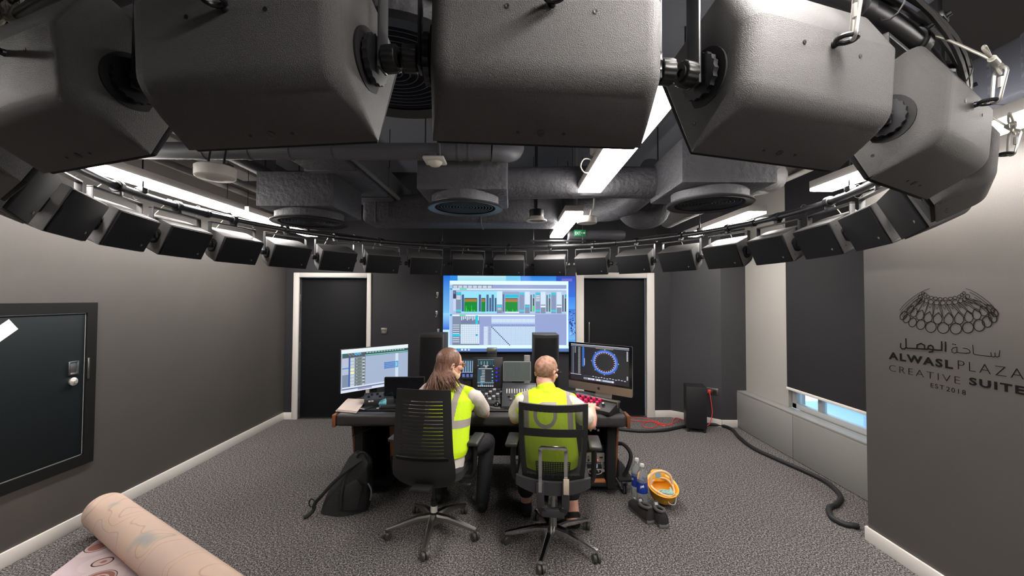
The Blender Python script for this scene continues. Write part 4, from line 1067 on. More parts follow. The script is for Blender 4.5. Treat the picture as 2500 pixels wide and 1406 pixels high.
for k, c in enumerate(((210, 225, 250), (30, 160, 220), (235, 245, 255), (220, 235, 250), (200, 215, 255))): q(210 + k * 62, 1348, 246 + k * 62, 1378, c)
picture('display', tvw - 0.016, tvh - 0.024, Q, tv, FV @ M.Translation((0, 0.002, 0.0008)), screen_mat('lit_wall_screen', 1.0), 2442, 1385, 0, 15)


def lcd(name, label, cat, corners_x, w, h, zc, cen, yaw, bez=0.012, thick=0.03, chin=0.0, m=BLACK, group=None, tilt=0.0):
    t = thing(name, label, cat, (cen[0], cen[1], 0), yaw, group)
    F_ = M.Translation((0, 0, zc)) @ M.Rotation(tilt, 4, 'X') @ FV
    mb = MB(); mb.prism(rounded_rect(w + 2 * bez, h + 2 * bez + chin, 0.01), -thick, 0, F_ @ M.Translation((0, -chin / 2, 0)), bev=0.003); obj('housing', mb, m, t)
    return t, F_


# left monitor (32 inch class)
t, F_ = lcd('lit_monitor', 'large lit white monitor showing an audio editing timeline at the left desk end', 'monitor', None, 0.70, 0.395, 1.075, (-1.315, 4.05), R(46.5), 0.004)
Q = [(0, 0, 1300, 800, (170, 186, 214))]
q(0, 0, 1300, 45, (240, 250, 255)); q(0, 45, 1300, 75, (235, 248, 250)); q(20, 75, 440, 160, (80, 90, 104)); q(20, 80, 100, 120, (40, 110, 100)); q(230, 80, 350, 115, (60, 170, 220)); q(430, 75, 1300, 125, (46, 80, 84))
for k in range(14): q(450 + k * 56, 84, 490 + k * 56, 100, (170, 214, 208)); q(120 + k * 18, 85 + (k % 3) * 18, 132 + k * 18, 93 + (k % 3) * 18, (190, 200, 215))
q(430, 125, 1300, 152, (120, 190, 176)); q(430, 148, 1300, 156, (50, 110, 100)); q(20, 160, 130, 470, (190, 196, 216)); q(20, 340, 130, 362, (70, 150, 220)); q(20, 470, 130, 740, (130, 146, 172)); q(130, 160, 160, 740, (60, 100, 180))
for k in range(9):
    y = 175 + k * 62
    q(160, y, 232, y + 46, (206, 216, 220) if k not in (3, 4) else (246, 246, 190)); q(240, y - 8, 355, y + 50, (112, 126, 126)); q(262, y + 12, 290, y + 22, (200, 210, 210)); q(355, y - 8, 425, y + 50, (128, 142, 142)); q(380, y + 6, 425, y + 22, (230, 238, 238)); q(392, y + 24, 412, y + 42, (60, 70, 72))
q(425, 160, 432, 740, (70, 80, 90))
for k in range(4): q(800, 320 + k * 34, 1040, 346 + k * 34, (70, 124, 196)); q(830, 330 + k * 34, 1020, 335 + k * 34, (120, 170, 226))
q(1028, 160, 1090, 740, (214, 230, 246)); q(1034, 320, 1086, 446, (40, 150, 214)); q(1044, 340, 1070, 430, (150, 230, 245))
q(20, 700, 1300, 726, (224, 234, 250)); q(20, 726, 1300, 750, (110, 124, 150)); q(0, 750, 1300, 800, (226, 236, 255)); q(300, 752, 560, 776, (150, 150, 200))
picture('display', 0.70, 0.395, Q, t, F_ @ M.Translation((0, 0, 0.0012)), screen_mat('lit_monitor_screen', 0.95), 1300, 800)
mb = MB(); mb.box((0, 0.06, 0.83), (0.07, 0.03, 0.14), 0.006); mb.box((0, 0.06, DZ + 0.006), (0.26, 0.19, 0.012), 0.005); obj('stand', mb, BLACK, t)

t, F_ = lcd('dark_monitor', 'small dark switched off monitor seen beside the long haired person', 'monitor', None, 0.36, 0.19, 0.903, (-1.01, 3.93), R(4), 0.008, 0.02)
mb = MB(); mb.prism(rounded_rect(0.36, 0.19, 0.004), 0, 0.0008, F_); obj('display', mb, mat('black_glass', (16, 16, 22), 0.12), t)
mb = MB(); mb.box((0, 0.06, 0.785), (0.16, 0.1, 0.05), 0.006); obj('stand', mb, BLACK, t)

# all-in-one computer at right
t = thing('desktop_computer', 'all in one desktop computer with black screen bezel and aluminium chin', 'computer', (0.80, 3.83, 0), R(-41))
F_ = M.Translation((0, 0, 1.113)) @ FV
mb = MB(); mb.prism(rounded_rect(0.65, 0.44, 0.012), -0.02, -0.002, F_, bev=0.003); mb.prism(rounded_rect(0.4, 0.26, 0.05), -0.05, -0.02, F_, bev=0.012); obj('body', mb, ALU, t)
mb = MB(); mb.prism(rounded_rect(0.65, 0.37, 0.010), -0.002, 0.001, F_ @ M.Translation((0, 0.035, 0))); obj('screen_bezel', mb, mat('black_glass', (16, 16, 22), 0.12), t)
mb = MB(); mb.prism(rounded_rect(0.65, 0.074, 0.008), -0.002, 0.001, F_ @ M.Translation((0, -0.184, 0))); ch = obj('chin', mb, ALU, t)
mb = MB(); c0 = (0, -0.186)
ap = [(0.0, 0.0085), (0.004, 0.0115), (0.0085, 0.0115), (0.0125, 0.0085), (0.0098, 0.004), (0.0102, -0.001), (0.0135, -0.0045), (0.0105, -0.0112), (0.0065, -0.0135), (0.0, -0.012), (-0.0065, -0.0135), (-0.0105, -0.0105), (-0.0135, -0.004), (-0.0135, 0.003), (-0.0112, 0.0092), (-0.0065, 0.0118), (-0.003, 0.0112)]
mb.prism([(x, y + c0[1]) for x, y in ap], 0.001, 0.0018, F_); mb.prism([(0.0, 0.0135 + c0[1]), (0.001, 0.0175 + c0[1]), (0.0055, 0.0205 + c0[1]), (0.0048, 0.0165 + c0[1])], 0.001, 0.0018, F_); obj('fruit_emblem', mb, BLACK, ch)
mb = MB(); mb.prism([(-0.09, 0), (0.09, 0), (0.08, 0.16), (-0.08, 0.16)], 0, 0.006, M.Translation((0, 0.075, DZ + 0.01)) @ M.Rotation(R(78), 4, 'X')); mb.box((0, 0.02, DZ + 0.006), (0.19, 0.18, 0.008), 0.003); obj('stand', mb, ALU, t)
Q = [(0, 0, 1150, 760, (30, 32, 42))]
q(0, 0, 1150, 16, (200, 206, 216)); q(0, 18, 1150, 26, (20, 22, 30)); q(0, 28, 1150, 44, (150, 156, 172)); q(0, 44, 30, 200, (50, 100, 170)); q(0, 50, 60, 640, (52, 56, 68)); q(44, 60, 54, 640, (150, 160, 180))
for k in range(26): q(80, 60 + k * 7, 108 - (k % 4) * 5, 64 + k * 7, (190, 196, 205)) if k < 20 else None
q(160, 60, 206, 640, (60, 62, 72))
for k in range(30): q(162, 64 + k * 19, 176, 74 + k * 19, (214, 210, 200)); q(182, 64 + k * 19, 204, 74 + k * 19, (150, 150, 150))
q(240, 50, 292, 470, (30, 60, 130))
for k in range(22): q(246, 56 + k * 19, 284, 68 + k * 19, (70, 130, 220))
q(285, 290, 300, 440, (210, 225, 250)); q(296, 44, 1150, 640, (30, 32, 40)); q(520, 54, 860, 62, (190, 180, 130))
cx_, cy_ = 700, 330
for k in range(72):
    a_ = 2 * pi * k / 72; r_ = 232; x, y = cx_ + r_ * cos(a_), cy_ + r_ * sin(a_); q(x - 20, y - 20, x + 20, y + 20, (52, 100, 190))
for k in range(72):
    a_ = 2 * pi * k / 72; r_ = 212; x, y = cx_ + r_ * cos(a_), cy_ + r_ * sin(a_); q(x - 12, y - 12, x + 12, y + 12, (120, 150, 235))
for k in range(27):
    a_ = 2 * pi * k / 27; r_ = 190; x, y = cx_ + r_ * cos(a_), cy_ + r_ * sin(a_); q(x - 7, y - 7, x + 7, y + 7, (236, 236, 250)); x, y = cx_ + 172 * cos(a_), cy_ + 172 * sin(a_); q(x - 6, y - 6, x + 6, y + 6, (170, 40, 70))
for k in range(8):
    a_ = 2 * pi * k / 8 + 0.02; x, y = cx_ + 262 * cos(a_), cy_ + 255 * sin(a_); q(x - 7, y - 7, x + 7, y + 7, (240, 240, 240))
for k in range(9): q(1112, 70 + k * 22, 1136, 86 + k * 22, (206, 206, 210))
for k in range(4): q(1112, 560 + k * 20, 1136, 574 + k * 20, (206, 206, 210))
q(0, 640, 230, 654, (190, 194, 204)); q(260, 648, 1130, 654, (90, 94, 104))
for k in range(12): q(460 + k * 55, 640 + (k % 3) * 6, 490 + k * 55, 656 + (k % 3) * 6, (200, 205, 215))
q(280, 690, 880, 730, (176, 180, 192))
for k in range(14): q(290 + k * 42, 694, 322 + k * 42, 726, random.choice([(240, 240, 245), (190, 205, 235), (120, 126, 140)]))
picture('display', 0.598, 0.336, Q, t, F_ @ M.Translation((0, 0.037, 0.0018)), screen_mat('lit_computer_screen', 0.95), 1150, 760)

# controller with magenta knobs
ta, tb_ = V((0.60, 3.93, 0)), V((0.915, 3.61, 0))
u = (tb_ - ta).normalized(); nrm = V((-u.y, u.x, 0)) * -1      # towards the user
t = thing('knob_controller', 'sloped black controller with rows of magenta knobs and an aluminium top rail', 'controller', (ta + tb_) / 2 + V((0, 0, DZ)), math.atan2(u.y, u.x))
L_ = (tb_ - ta).length
mb = MB(); mb.prism([(0.04, 0.0), (0.04, 0.085), (0.0, 0.085), (-0.125, 0.03), (-0.125, 0.0)], -L_ / 2, L_ / 2, frame3(V((0, 1, 0)), V((0, 0, 1)), V((1, 0, 0))), bev=0.003); obj('body', mb, BLACK, t)
mb = MB(); mb.box((0, 0.018, 0.094), (L_ + 0.012, 0.05, 0.016), 0.004); mb.box((L_ / 2 + 0.003, -0.002, 0.07), (0.006, 0.01, 0.05), 0.002); obj('top_rail', mb, ALU, t)
sl = V((0, -0.125, -0.055)).normalized(); nn = V((0, -0.055 * -1, 0.125)).normalized(); nn = V((0, -0.4, 0.916))
for k in range(6):
    for j in range(3):
        c = V((-L_ / 2 + 0.045 + k * 0.06, -0.018 - j * 0.038, 0.0775 - j * 0.0167))
        if k >= 5 and j != 1: continue
        mb = MB(); mb.lathe([(0, 0), (0.016, 0), (0.0145, 0.024), (0.012, 0.026), (0, 0.026)], 14, frame3(V((1, 0, 0)), nn.cross(V((1, 0, 0))), nn, c)); obj('knob', mb, PINK if k < 5 else ALU, t)

# centre: mixing console with tall touch screen, key decks
t = thing('mixing_console', 'black mixing console with a tall glowing touch screen and lit blue knobs', 'mixing console', (-0.24, 4.12, DZ))
tl = M.Rotation(R(-8), 4, 'X')
Fp = M.Translation((0, 0.02, 0.0)) @ tl @ FV
mb = MB(); mb.prism([(-0.15, 0.06), (0.15, 0.06), (0.15, 0.40), (-0.15, 0.40)], -0.04, 0, Fp, bev=0.004); obj('upright_panel', mb, BLACK, t)
Q = [(0, 0, 330, 540, (24, 40, 54))]
q(0, 0, 330, 12, (120, 150, 160)); q(0, 12, 330, 110, (36, 66, 80))
for k in range(8): q(10 + k * 40, 20, 16 + k * 40, 110, (90, 130, 140))
for k in range(3): q(70 + k * 60, 40, 78 + k * 60, 110, (210, 230, 235))
q(0, 116, 330, 134, (40, 60, 70)); q(110, 120, 220, 132, (230, 240, 240)); q(0, 120, 16, 132, (230, 240, 240)); q(312, 120, 328, 132, (230, 240, 240)); q(20, 178, 300, 192, (206, 216, 220)); q(60, 140, 200, 165, (70, 90, 100)); q(150, 142, 190, 162, (220, 225, 225))
q(0, 196, 90, 450, (50, 84, 104)); q(90, 196, 290, 450, (42, 48, 58))
for k in range(8): q(88 if k < 4 else 62, 212 + k * 31, 150, 226 + k * 31, (196, 214, 220)); q(288, 225 + (k % 4) * 62, 312, 250 + (k % 4) * 62, (120, 200, 220))
q(0, 450, 330, 462, (160, 190, 200)); q(70, 470, 110, 520, (60, 150, 200))
for k in range(8): q(10 + k * 40, 515, 40 + k * 40, 534, (230, 234, 236)); q(12 + k * 40, 478, 36 + k * 40, 490, (110, 140, 160))
picture('touch_screen', 0.165, 0.27, Q, t, Fp @ M.Translation((-0.02, 0.245, 0.0015)), screen_mat('lit_touch_screen', 0.85), 330, 540)
for k in range(4):
    for s, m in ((0.088, emat('blue_lit_ring', (70, 60, 250), 0.9)), (0.112, emat('violet_lit_ring', (60, 50, 170), 0.4))):
        mb = MB(); mb.lathe([(0, 0), (0.009, 0), (0.0075, 0.014), (0, 0.014)], 14, Fp @ M.Translation((s, 0.29 - k * 0.04, 0.0))); obj('lit_knob', mb, m, t)
    mb = MB(); mb.lathe([(0, 0), (0.007, 0), (0.006, 0.012), (0, 0.012)], 12, Fp @ M.Translation((-0.128, 0.29 - k * 0.04, 0.0))); obj('dark_knob', mb, DARKSTEEL, t)
mb = MB(); mb.prism([(0.0, 0.0), (0.0, 0.105), (-0.30, 0.03), (-0.30, 0.0)], -0.17, 0.17, frame3(V((0, 1, 0)), V((0, 0, 1)), V((1, 0, 0))), bev=0.003); dk = obj('key_deck', mb, BLACK, t)
nn = V((0, -0.075, 0.30)).normalized(); tt = V((0, -0.30, -0.075)).normalized()
KEYL = mat('pale_key_outline', (172, 174, 176), 0.5)
for r_ in range(5):
    for c_ in range(9):
        if (r_ + c_ * 2) % 7 == 6: continue
        p = V((-0.145 + c_ * 0.036, 0, 0.105)) + tt * (0.035 + r_ * 0.048) + nn * 0.003
        mb = MB(); mb.box((0, 0, 0), (0.028, 0.034, 0.008), 0.003, mtx=frame3(V((1, 0, 0)), -tt, nn, p)); obj('key', mb, BLACKMET if (c_ + r_) % 3 else KEYL, dk)

t, F_ = lcd('portrait_screen', 'narrow lit portrait screen with blue meters beside the bearded face', 'screen', None, 0.13, 0.19, 1.03, (-0.44, 4.2), R(0), 0.008, 0.02)
Q = [(0, 0, 200, 300, (24, 36, 60))]
q(0, 0, 200, 190, (50, 84, 120))
for k in range(5): q(20 + k * 36, 10, 36 + k * 36, 186, (176, 206, 226))
q(0, 186, 200, 196, (190, 215, 235))
for k in range(3): q(10 + k * 64, 220, 50 + k * 64, 250, (120, 140, 230)); q(10 + k * 64, 258, 54 + k * 64, 266, (180, 190, 240))
picture('display', 0.13, 0.19, Q, t, F_ @ M.Translation((0, 0, 0.0012)), screen_mat('lit_portrait_screen', 0.7), 200, 300)
mb = MB(); mb.box((0, 0.04, 0.845), (0.1, 0.05, 0.17), 0.004); obj('stand', mb, BLACK, t)

t, F_ = lcd('grey_tablet', 'grey switched off tablet screen standing in the middle of the desk', 'tablet', None, 0.262, 0.178, 1.03, (0.053, 4.12), R(0), 0.008, 0.016, 0, mat('grey_tablet_case', (126, 128, 130), 0.45), tilt=R(-8))
mb = MB(); mb.prism(rounded_rect(0.262, 0.178, 0.003), 0, 0.001, F_); obj('display', mb, mat('grey_green_off_screen', (92, 100, 100), 0.35, vary=(84, 92, 94), vscale=20, stretch=(2, 1, 0.1)), t)
mb = MB(); mb.box((0, 0.015, 0.925), (0.07, 0.03, 0.03), 0.003); mb.box((0, 0.05, 0.845), (0.1, 0.03, 0.17), 0.003); obj('stand', mb, BLACK, t)
t = thing('fader_controller', 'dark controller with a row of white faders in front of the grey tablet', 'controller', (0.075, 4.07, DZ))
mb = MB(); mb.prism([(0.03, 0.0), (0.03, 0.16), (-0.02, 0.15), (-0.34, 0.028), (-0.34, 0.0)], -0.165, 0.165, frame3(V((0, 1, 0)), V((0, 0, 1)), V((1, 0, 0))), bev=0.004); obj('body', mb, mat('dark_grey_plastic', (52, 54, 58), 0.5), t)
nn = V((0, -0.122, 0.32)).normalized(); tt = V((0, -0.32, -0.122)).normalized()
for k in range(11):
    p = V((-0.12 + k * 0.024, -0.02, 0.15)) + tt * 0.11 + nn * 0.003
    mb = MB(); mb.box((0, 0, 0), (0.008, 0.075, 0.006), 0.002, mtx=frame3(V((1, 0, 0)), -tt, nn, p)); obj('fader', mb, mat('pale_fader', (206, 204, 200), 0.5), t)
for k in range(6):
    p = V((-0.1 + (k % 3) * 0.06 + 0.02 * (k // 3), -0.02, 0.15)) + tt * (0.2 + 0.05 * (k // 3)) + nn * 0.002
    mb = MB(); mb.lathe([(0, 0), (0.012, 0), (0.01, 0.012), (0, 0.012)], 14, frame3(V((1, 0, 0)), -tt, nn, p)); obj('knob', mb, ALU if k % 2 else BLACK, t)

# mouse, mat, small things in front of the console
c = onZ(1222, 990, DZ + 0.004)
mb = MB(); mb.prism([(0.115 * cos(a_) * 1.0, 0.13 * sin(a_) * (1.0 if sin(a_) > 0 else 0.9)) for a_ in [2 * pi * k / 28 for k in range(28)]], 0, 0.006, M.Translation(V((c.x, c.y, DZ))), bev=0.0015, seg=1)
tag(obj('mouse_mat', mb, mat('dark_grey_mat', (74, 70, 70), 0.8)), 'dark grey rounded mouse mat at the desk edge between both people', 'mouse mat')
c = onZ(1213, 986, DZ + 0.02)
t = thing('computer_mouse', 'glossy black computer mouse on the dark grey mat', 'mouse', (c.x, c.y, DZ + 0.006))
mb = MB(); mb.ball((0, 0, 0.006), (0.032, 0.054, 0.028), 20); 
for v in mb.bm.verts: v.co.z = max(v.co.z, 0.0)
obj('shell', mb, mat('glossy_black', (22, 22, 24), 0.15), t)
mb = MB(); mb.cone((-0.004, 0.025, 0.03), (0.004, 0.025, 0.03), 0.008, seg=14); obj('wheel', mb, DARKSTEEL, t)
mb = MB()
c = onZ(1186, 971, DZ + 0.04)
for k in range(3): mb.tube([V((c.x + (0.02 + 0.006 * k) * cos(a_), c.y + (0.03 + 0.004 * k) * sin(a_), DZ + 0.052 + 0.005 * k)) for a_ in [2 * pi * j / 16 for j in range(16)]], 0.004, 6, closed=True)
tag(obj('white_lead', mb, WPLAST), 'small coil of white lead lying on the console keys', 'cable')

# left end of the desk
PAPER = mat('pale_paper', (232, 214, 204), 0.8)
pts = [onZ(x, y, DZ + 0.012) for x, y in ((823, 1001), (872, 1005), (896, 976), (849, 974))]
t = thing('notebook', 'pale open pad of paper at the left desk end', 'notebook', (pts[0] + pts[2]) / 2 * 1.0)
cpt = V(t.location); t.location = (cpt.x, cpt.y, DZ); cpt.z = 0
loc = [(p.x - cpt.x, p.y - cpt.y) for p in pts]
mb = MB(); mb.prism([(x * 1.02 - 0.008, y * 1.02 - 0.006) for x, y in loc], 0.0, 0.010, bev=0.002, seg=1); obj('lower_pad', mb, PAPER, t)
mb = MB(); mb.prism(loc, 0.0105, 0.018, bev=0.002, seg=1); obj('top_sheet', mb, PAPER, t)
a_, b_ = onZ(884, 994, DZ), onZ(907, 998, DZ)
t = thing('phone', 'black phone with a white edge lying beside the paper pad', 'phone', ((a_.x + b_.x) / 2, (a_.y + b_.y) / 2, DZ), R(-25))
mb = MB(); mb.prism(rounded_rect(0.075, 0.15, 0.01), 0, 0.009, bev=0.002); obj('body', mb, BLACK, t)
mb = MB(); mb.box((0.012, -0.066, 0.0098), (0.05, 0.016, 0.001)); obj('edge_strip', mb, WPLAST, t)
c = onZ(934, 986, DZ + 0.03)
t = thing('face_mask', 'crumpled light blue face mask on the desk beside the chair', 'mask', (c.x, c.y, DZ))
mb = MB(); rings = []
for k in range(9):
    v = k / 8
    rings.append([V((0.036 * cos(a2) * (0.55 + 0.45 * sin(pi * (0.15 + 0.7 * v))), 0.018 * sin(a2) + 0.006 * sin(9 * v), 0.004 + 0.062 * v + 0.012 * cos(a2) * v)) for a2 in [2 * pi * j / 18 for j in range(18)]])
mb.loft(rings); obj('fabric', mb, mat('light_blue_mask', (122, 198, 214), 0.8, bump=120, bdist=0.003), t)
mb = MB(); mb.tube(spline([(0.01, -0.015, 0.01), (0.0, -0.05, 0.004), (-0.03, -0.062, 0.004), (-0.035, -0.045, 0.004), (-0.01, -0.03, 0.005), (0.005, -0.015, 0.01)], 6), 0.003, 6); obj('ear_loop', mb, WPLAST, t)
t = thing('black_controller_box', 'black audio controller with round knobs behind the paper pad', 'controller', (-1.24, 3.93, DZ), R(20))
mb = MB(); mb.prism([(0.09, 0.0), (0.09, 0.085), (-0.09, 0.06), (-0.09, 0.0)], -0.14, 0.12, frame3(V((0, 1, 0)), V((0, 0, 1)), V((1, 0, 0))), bev=0.005); obj('body', mb, mat('dark_grey_plastic', (52, 54, 58), 0.5), t)
for k, (x, y, r_) in enumerate(((0.06, 0.02, 0.028), (-0.02, 0.03, 0.014), (-0.07, 0.02, 0.012), (-0.1, -0.03, 0.012), (0.0, -0.04, 0.012))):
    mb = MB(); mb.lathe([(0, 0), (r_, 0), (r_ * 0.9, 0.016), (r_ * 0.55, 0.017), (r_ * 0.5, 0.012), (0, 0.012)], 18, M.Translation((x, y, 0.072 + y * 0.14))); obj('knob', mb, DARKSTEEL, t)
for x in (-0.115, -0.09):
    mb = MB(); mb.box((x + 0.02, -0.092, 0.045), (0.02, 0.006, 0.014), 0.002); obj('white_label', mb, WPLAST, t)
mb = MB()
random.seed(9)
for k in range(7):
    pts = [V((-1.28 + random.uniform(-0.14, 0.2), 4.05 + random.uniform(-0.05, 0.09), DZ + 0.008 + random.uniform(0, 0.05))) for _ in range(5)]
    mb.tube(spline(pts, 5), 0.005, 6)
tag(obj('desk_cables', mb, BLACK), 'heap of black cables under the lit monitor', 'cable', None, 'stuff')
t = thing('keyboard', 'flat black keyboard half hidden behind the slatted chair', 'keyboard', (-1.03, 3.77, DZ), R(3))
mb = MB(); mb.box((0, 0, 0.009), (0.3, 0.11, 0.018), 0.005); obj('case', mb, BLACK, t)
for r_ in range(4):
    mb = MB()
    mb.box((0, -0.036 + r_ * 0.024, 0.021), (0.28, 0.019, 0.006), 0.002); obj('key_row', mb, mat('dark_keycap', (44, 44, 46), 0.5), t)
t = thing('grey_unit', 'small silver grey unit behind the tall touch screen', 'audio unit', (-0.21, 4.40, DZ))
mb = MB(); mb.box((0, 0, 0.21), (0.10, 0.08, 0.42), 0.004); obj('pillar', mb, BLACK, t)
mb = MB(); mb.box((0, -0.02, 0.45), (0.105, 0.1, 0.035), 0.004); obj('top_box', mb, ALU, t)

# tall monitor speakers behind the desk
def tower(x0, x1, label):
    t = thing('monitor_speaker', label, 'speaker', ((x0 + x1) / 2, 4.78, 0), 0, 'tall monitor speakers behind the desk')
    w = x1 - x0; n = 10
    front = [(-w / 2 + w * k / n, -0.03 * sin(pi * k / n)) for k in range(n + 1)]
    mb = MB(); mb.prism(front + [(w / 2, 0.32), (-w / 2, 0.32)], 0.45, 1.335, bev=0.004, seg=1); obj('cabinet', mb, mat('dark_speaker_vinyl', (42, 40, 40), 0.55), t)
    mb = MB(); mb.prism([(x * 0.9, y - 0.006) for x, y in front] + [(w * 0.45, 0.0), (-w * 0.45, 0.0)], 0.5, 1.30, bev=0.002, seg=1); obj('front_grille', mb, GRILLE, t)
    mb = MB(); mb.box((0, 0.15, 0.225), (0.14, 0.14, 0.45), 0.006); mb.box((0, 0.15, 0.012), (w, 0.34, 0.024), 0.006); obj('plinth', mb, BLACKM, t)
tower(-1.07, -0.78, 'tall black monitor speaker behind the desk left of the big screen')
tower(0.247, 0.542, 'tall black monitor speaker standing in front of the big screen')
mb = MB(); mb.box((0.17, 4.62, 0.56), (0.065, 0.05, 1.12), 0.006); mb.box((0.17, 4.62, 0.012), (0.3, 0.22, 0.024), 0.006)
tag(obj('grey_stand_post', mb, GREYP), 'light grey upright post left of the tall speaker before the screen', 'post')

# ------------------------------------------------------------------ on the carpet
def bottle(x, y, label):
    t = thing('water_bottle', label, 'bottle', (x, y, 0), random.uniform(0, 2), 'water bottles by the desk')
    r = 0.045
    mb = MB(); mb.lathe([(0.0, 0.012), (0.03, 0.003), (r * 0.93, 0.0), (r, 0.02), (r, 0.07), (r * 0.95, 0.08), (r, 0.09), (r, 0.21), (r * 0.96, 0.225), (r * 0.99, 0.24), (r * 0.8, 0.275), (0.02, 0.308), (0.0145, 0.315), (0.0145, 0.335), (0, 0.335)], 28)
    obj('bottle_body', mb, mat('clear_bottle_plastic', (240, 246, 250), 0.06, trans=0.82), t)
    mb = MB(); mb.lathe([(r * 1.012, 0.105), (r * 1.016, 0.108), (r * 1.016, 0.192), (r * 1.012, 0.195)], 28)
    lb = obj('wrapper', mb, [mat('blue_bottle_label', (36, 70, 170), 0.4, vary=(30, 56, 150), vscale=18)], t)
    mb = MB()
    for a0 in (0.4, 2.6, 4.5):
        rings = [[V((r * 1.03 * cos(a0 + da), r * 1.03 * sin(a0 + da), 0.145 + dz + 0.02 * da)) for da, dz in zip([k * 0.11 for k in range(7)], [0, 0.01, 0.004, 0.012, 0.002, 0.008, 0])], [V((r * 1.03 * cos(a0 + da), r * 1.03 * sin(a0 + da), 0.160 + dz + 0.02 * da)) for da, dz in zip([k * 0.11 for k in range(7)], [0.004, 0.014, 0.004, 0.01, 0.006, 0.012, 0])]]
        mb.loft(rings, close=False)
    obj('white_mark', mb, mat('label_white', (235, 238, 245), 0.5), lb)
    mb = MB(); mb.lathe([(0, 0.318), (0.0175, 0.318), (0.0175, 0.338), (0.015, 0.342), (0, 0.342)], 22); obj('cap', mb, WPLAST, t)
p = onZ(1555, 1214, 0); bottle(p.x, p.y, 'left water bottle of the pair, standing slightly behind the other')
p = onZ(1562, 1228, 0); bottle(p.x + 0.015, p.y - 0.02, 'front water bottle of the pair with a blue label')

# hard hat lying upside down, mask inside
p = onZ(1617, 1228, 0)
t = thing('hard_hat', 'yellow hard hat lying upside down on the carpet', 'hard hat', (p.x, p.y + 0.03, 0))
YEL = mat('yellow_hat_plastic', (240, 172, 34), 0.38)
prof = [(0.02, 0.0), (0.06, 0.006), (0.092, 0.03), (0.108, 0.07), (0.114, 0.115), (0.126, 0.128), (0.128, 0.132), (0.118, 0.13), (0.108, 0.118), (0.1, 0.072), (0.086, 0.036), (0.056, 0.014), (0.0, 0.008)]
mb = MB(); tiltm = M.Rotation(R(15), 4, 'X')
n = 36; rings = []
for r_, z in prof:
    rings.append([tiltm @ V((max(r_, 1e-3) * cos(2 * pi * k / n), max(r_, 1e-3) * 1.2 * sin(2 * pi * k / n) * (1.12 if sin(2 * pi * k / n) > 0 and r_ > 0.12 else 1), z + 0.03)) for k in range(n)])
mb.loft(rings); obj('shell', mb, YEL, t)
mb = MB(); mb.tube([tiltm @ V((0.092 * cos(a2), 0.108 * sin(a2), 0.145 + 0.012 * sin(2 * a2))) for a2 in [2 * pi * k / 28 for k in range(28)]], 0.009, 8, closed=True); obj('headband', mb, mat('cream_headband', (232, 196, 160), 0.7), t, label='cream padded headband')
mb = MB(); mb.tube(spline([tiltm @ V(q_) for q_ in ((-0.095, 0.02, 0.14), (-0.085, 0.05, 0.215), (-0.04, 0.065, 0.245), (0.03, 0.065, 0.245), (0.08, 0.05, 0.21), (0.095, 0.02, 0.14))], 6), 0.011, 8); obj('neck_strap', mb, MATS['cream_headband'], t)
mb = MB(); mb.prism(rounded_rect(0.125, 0.10, 0.03), 0, 0.006, M.Translation((0, 0.075, 0.19)) @ M.Rotation(R(62), 4, 'X'), bev=0.002); obj('inner_pad', mb, YEL, t)
mb = MB(); mb.box((0, 0, 0.007), (0.05, 0.042, 0.002), mtx=M.Translation((0, 0.075, 0.19)) @ M.Rotation(R(62), 4, 'X')); obj('sticker', mb, mat('pale_blue_sticker', (130, 170, 186), 0.6), t, label='pale blue rectangular sticker')
mb = MB()
for k in range(5): mb.tube(spline([tiltm @ V((-0.075 + 0.02 * k, -0.08, 0.14)), tiltm @ V((-0.03 + 0.02 * k, -0.05 - 0.01 * k, 0.155)), tiltm @ V((0.06, -0.06 + 0.012 * k, 0.15))], 5), 0.007, 6)
mb.box(tiltm @ V((0.02, -0.07, 0.15)), (0.09, 0.03, 0.012), 0.004)
m_ = obj('dust_mask', mb, mat('pale_teal_mask', (150, 190, 180), 0.8), None)
m_.location = t.location; tag(m_, 'pale teal folded mask lying inside the yellow hard hat', 'mask')
mb = MB(); mb.tube(spline([tiltm @ V((0.05, -0.1, 0.14)), V((0.07, -0.15, 0.13)), V((0.055, -0.17, 0.06)), V((0.01, -0.16, 0.06)), tiltm @ V((0.0, -0.11, 0.145))], 6), 0.0035, 6); obj('mask_string', mb, WPLAST, m_)

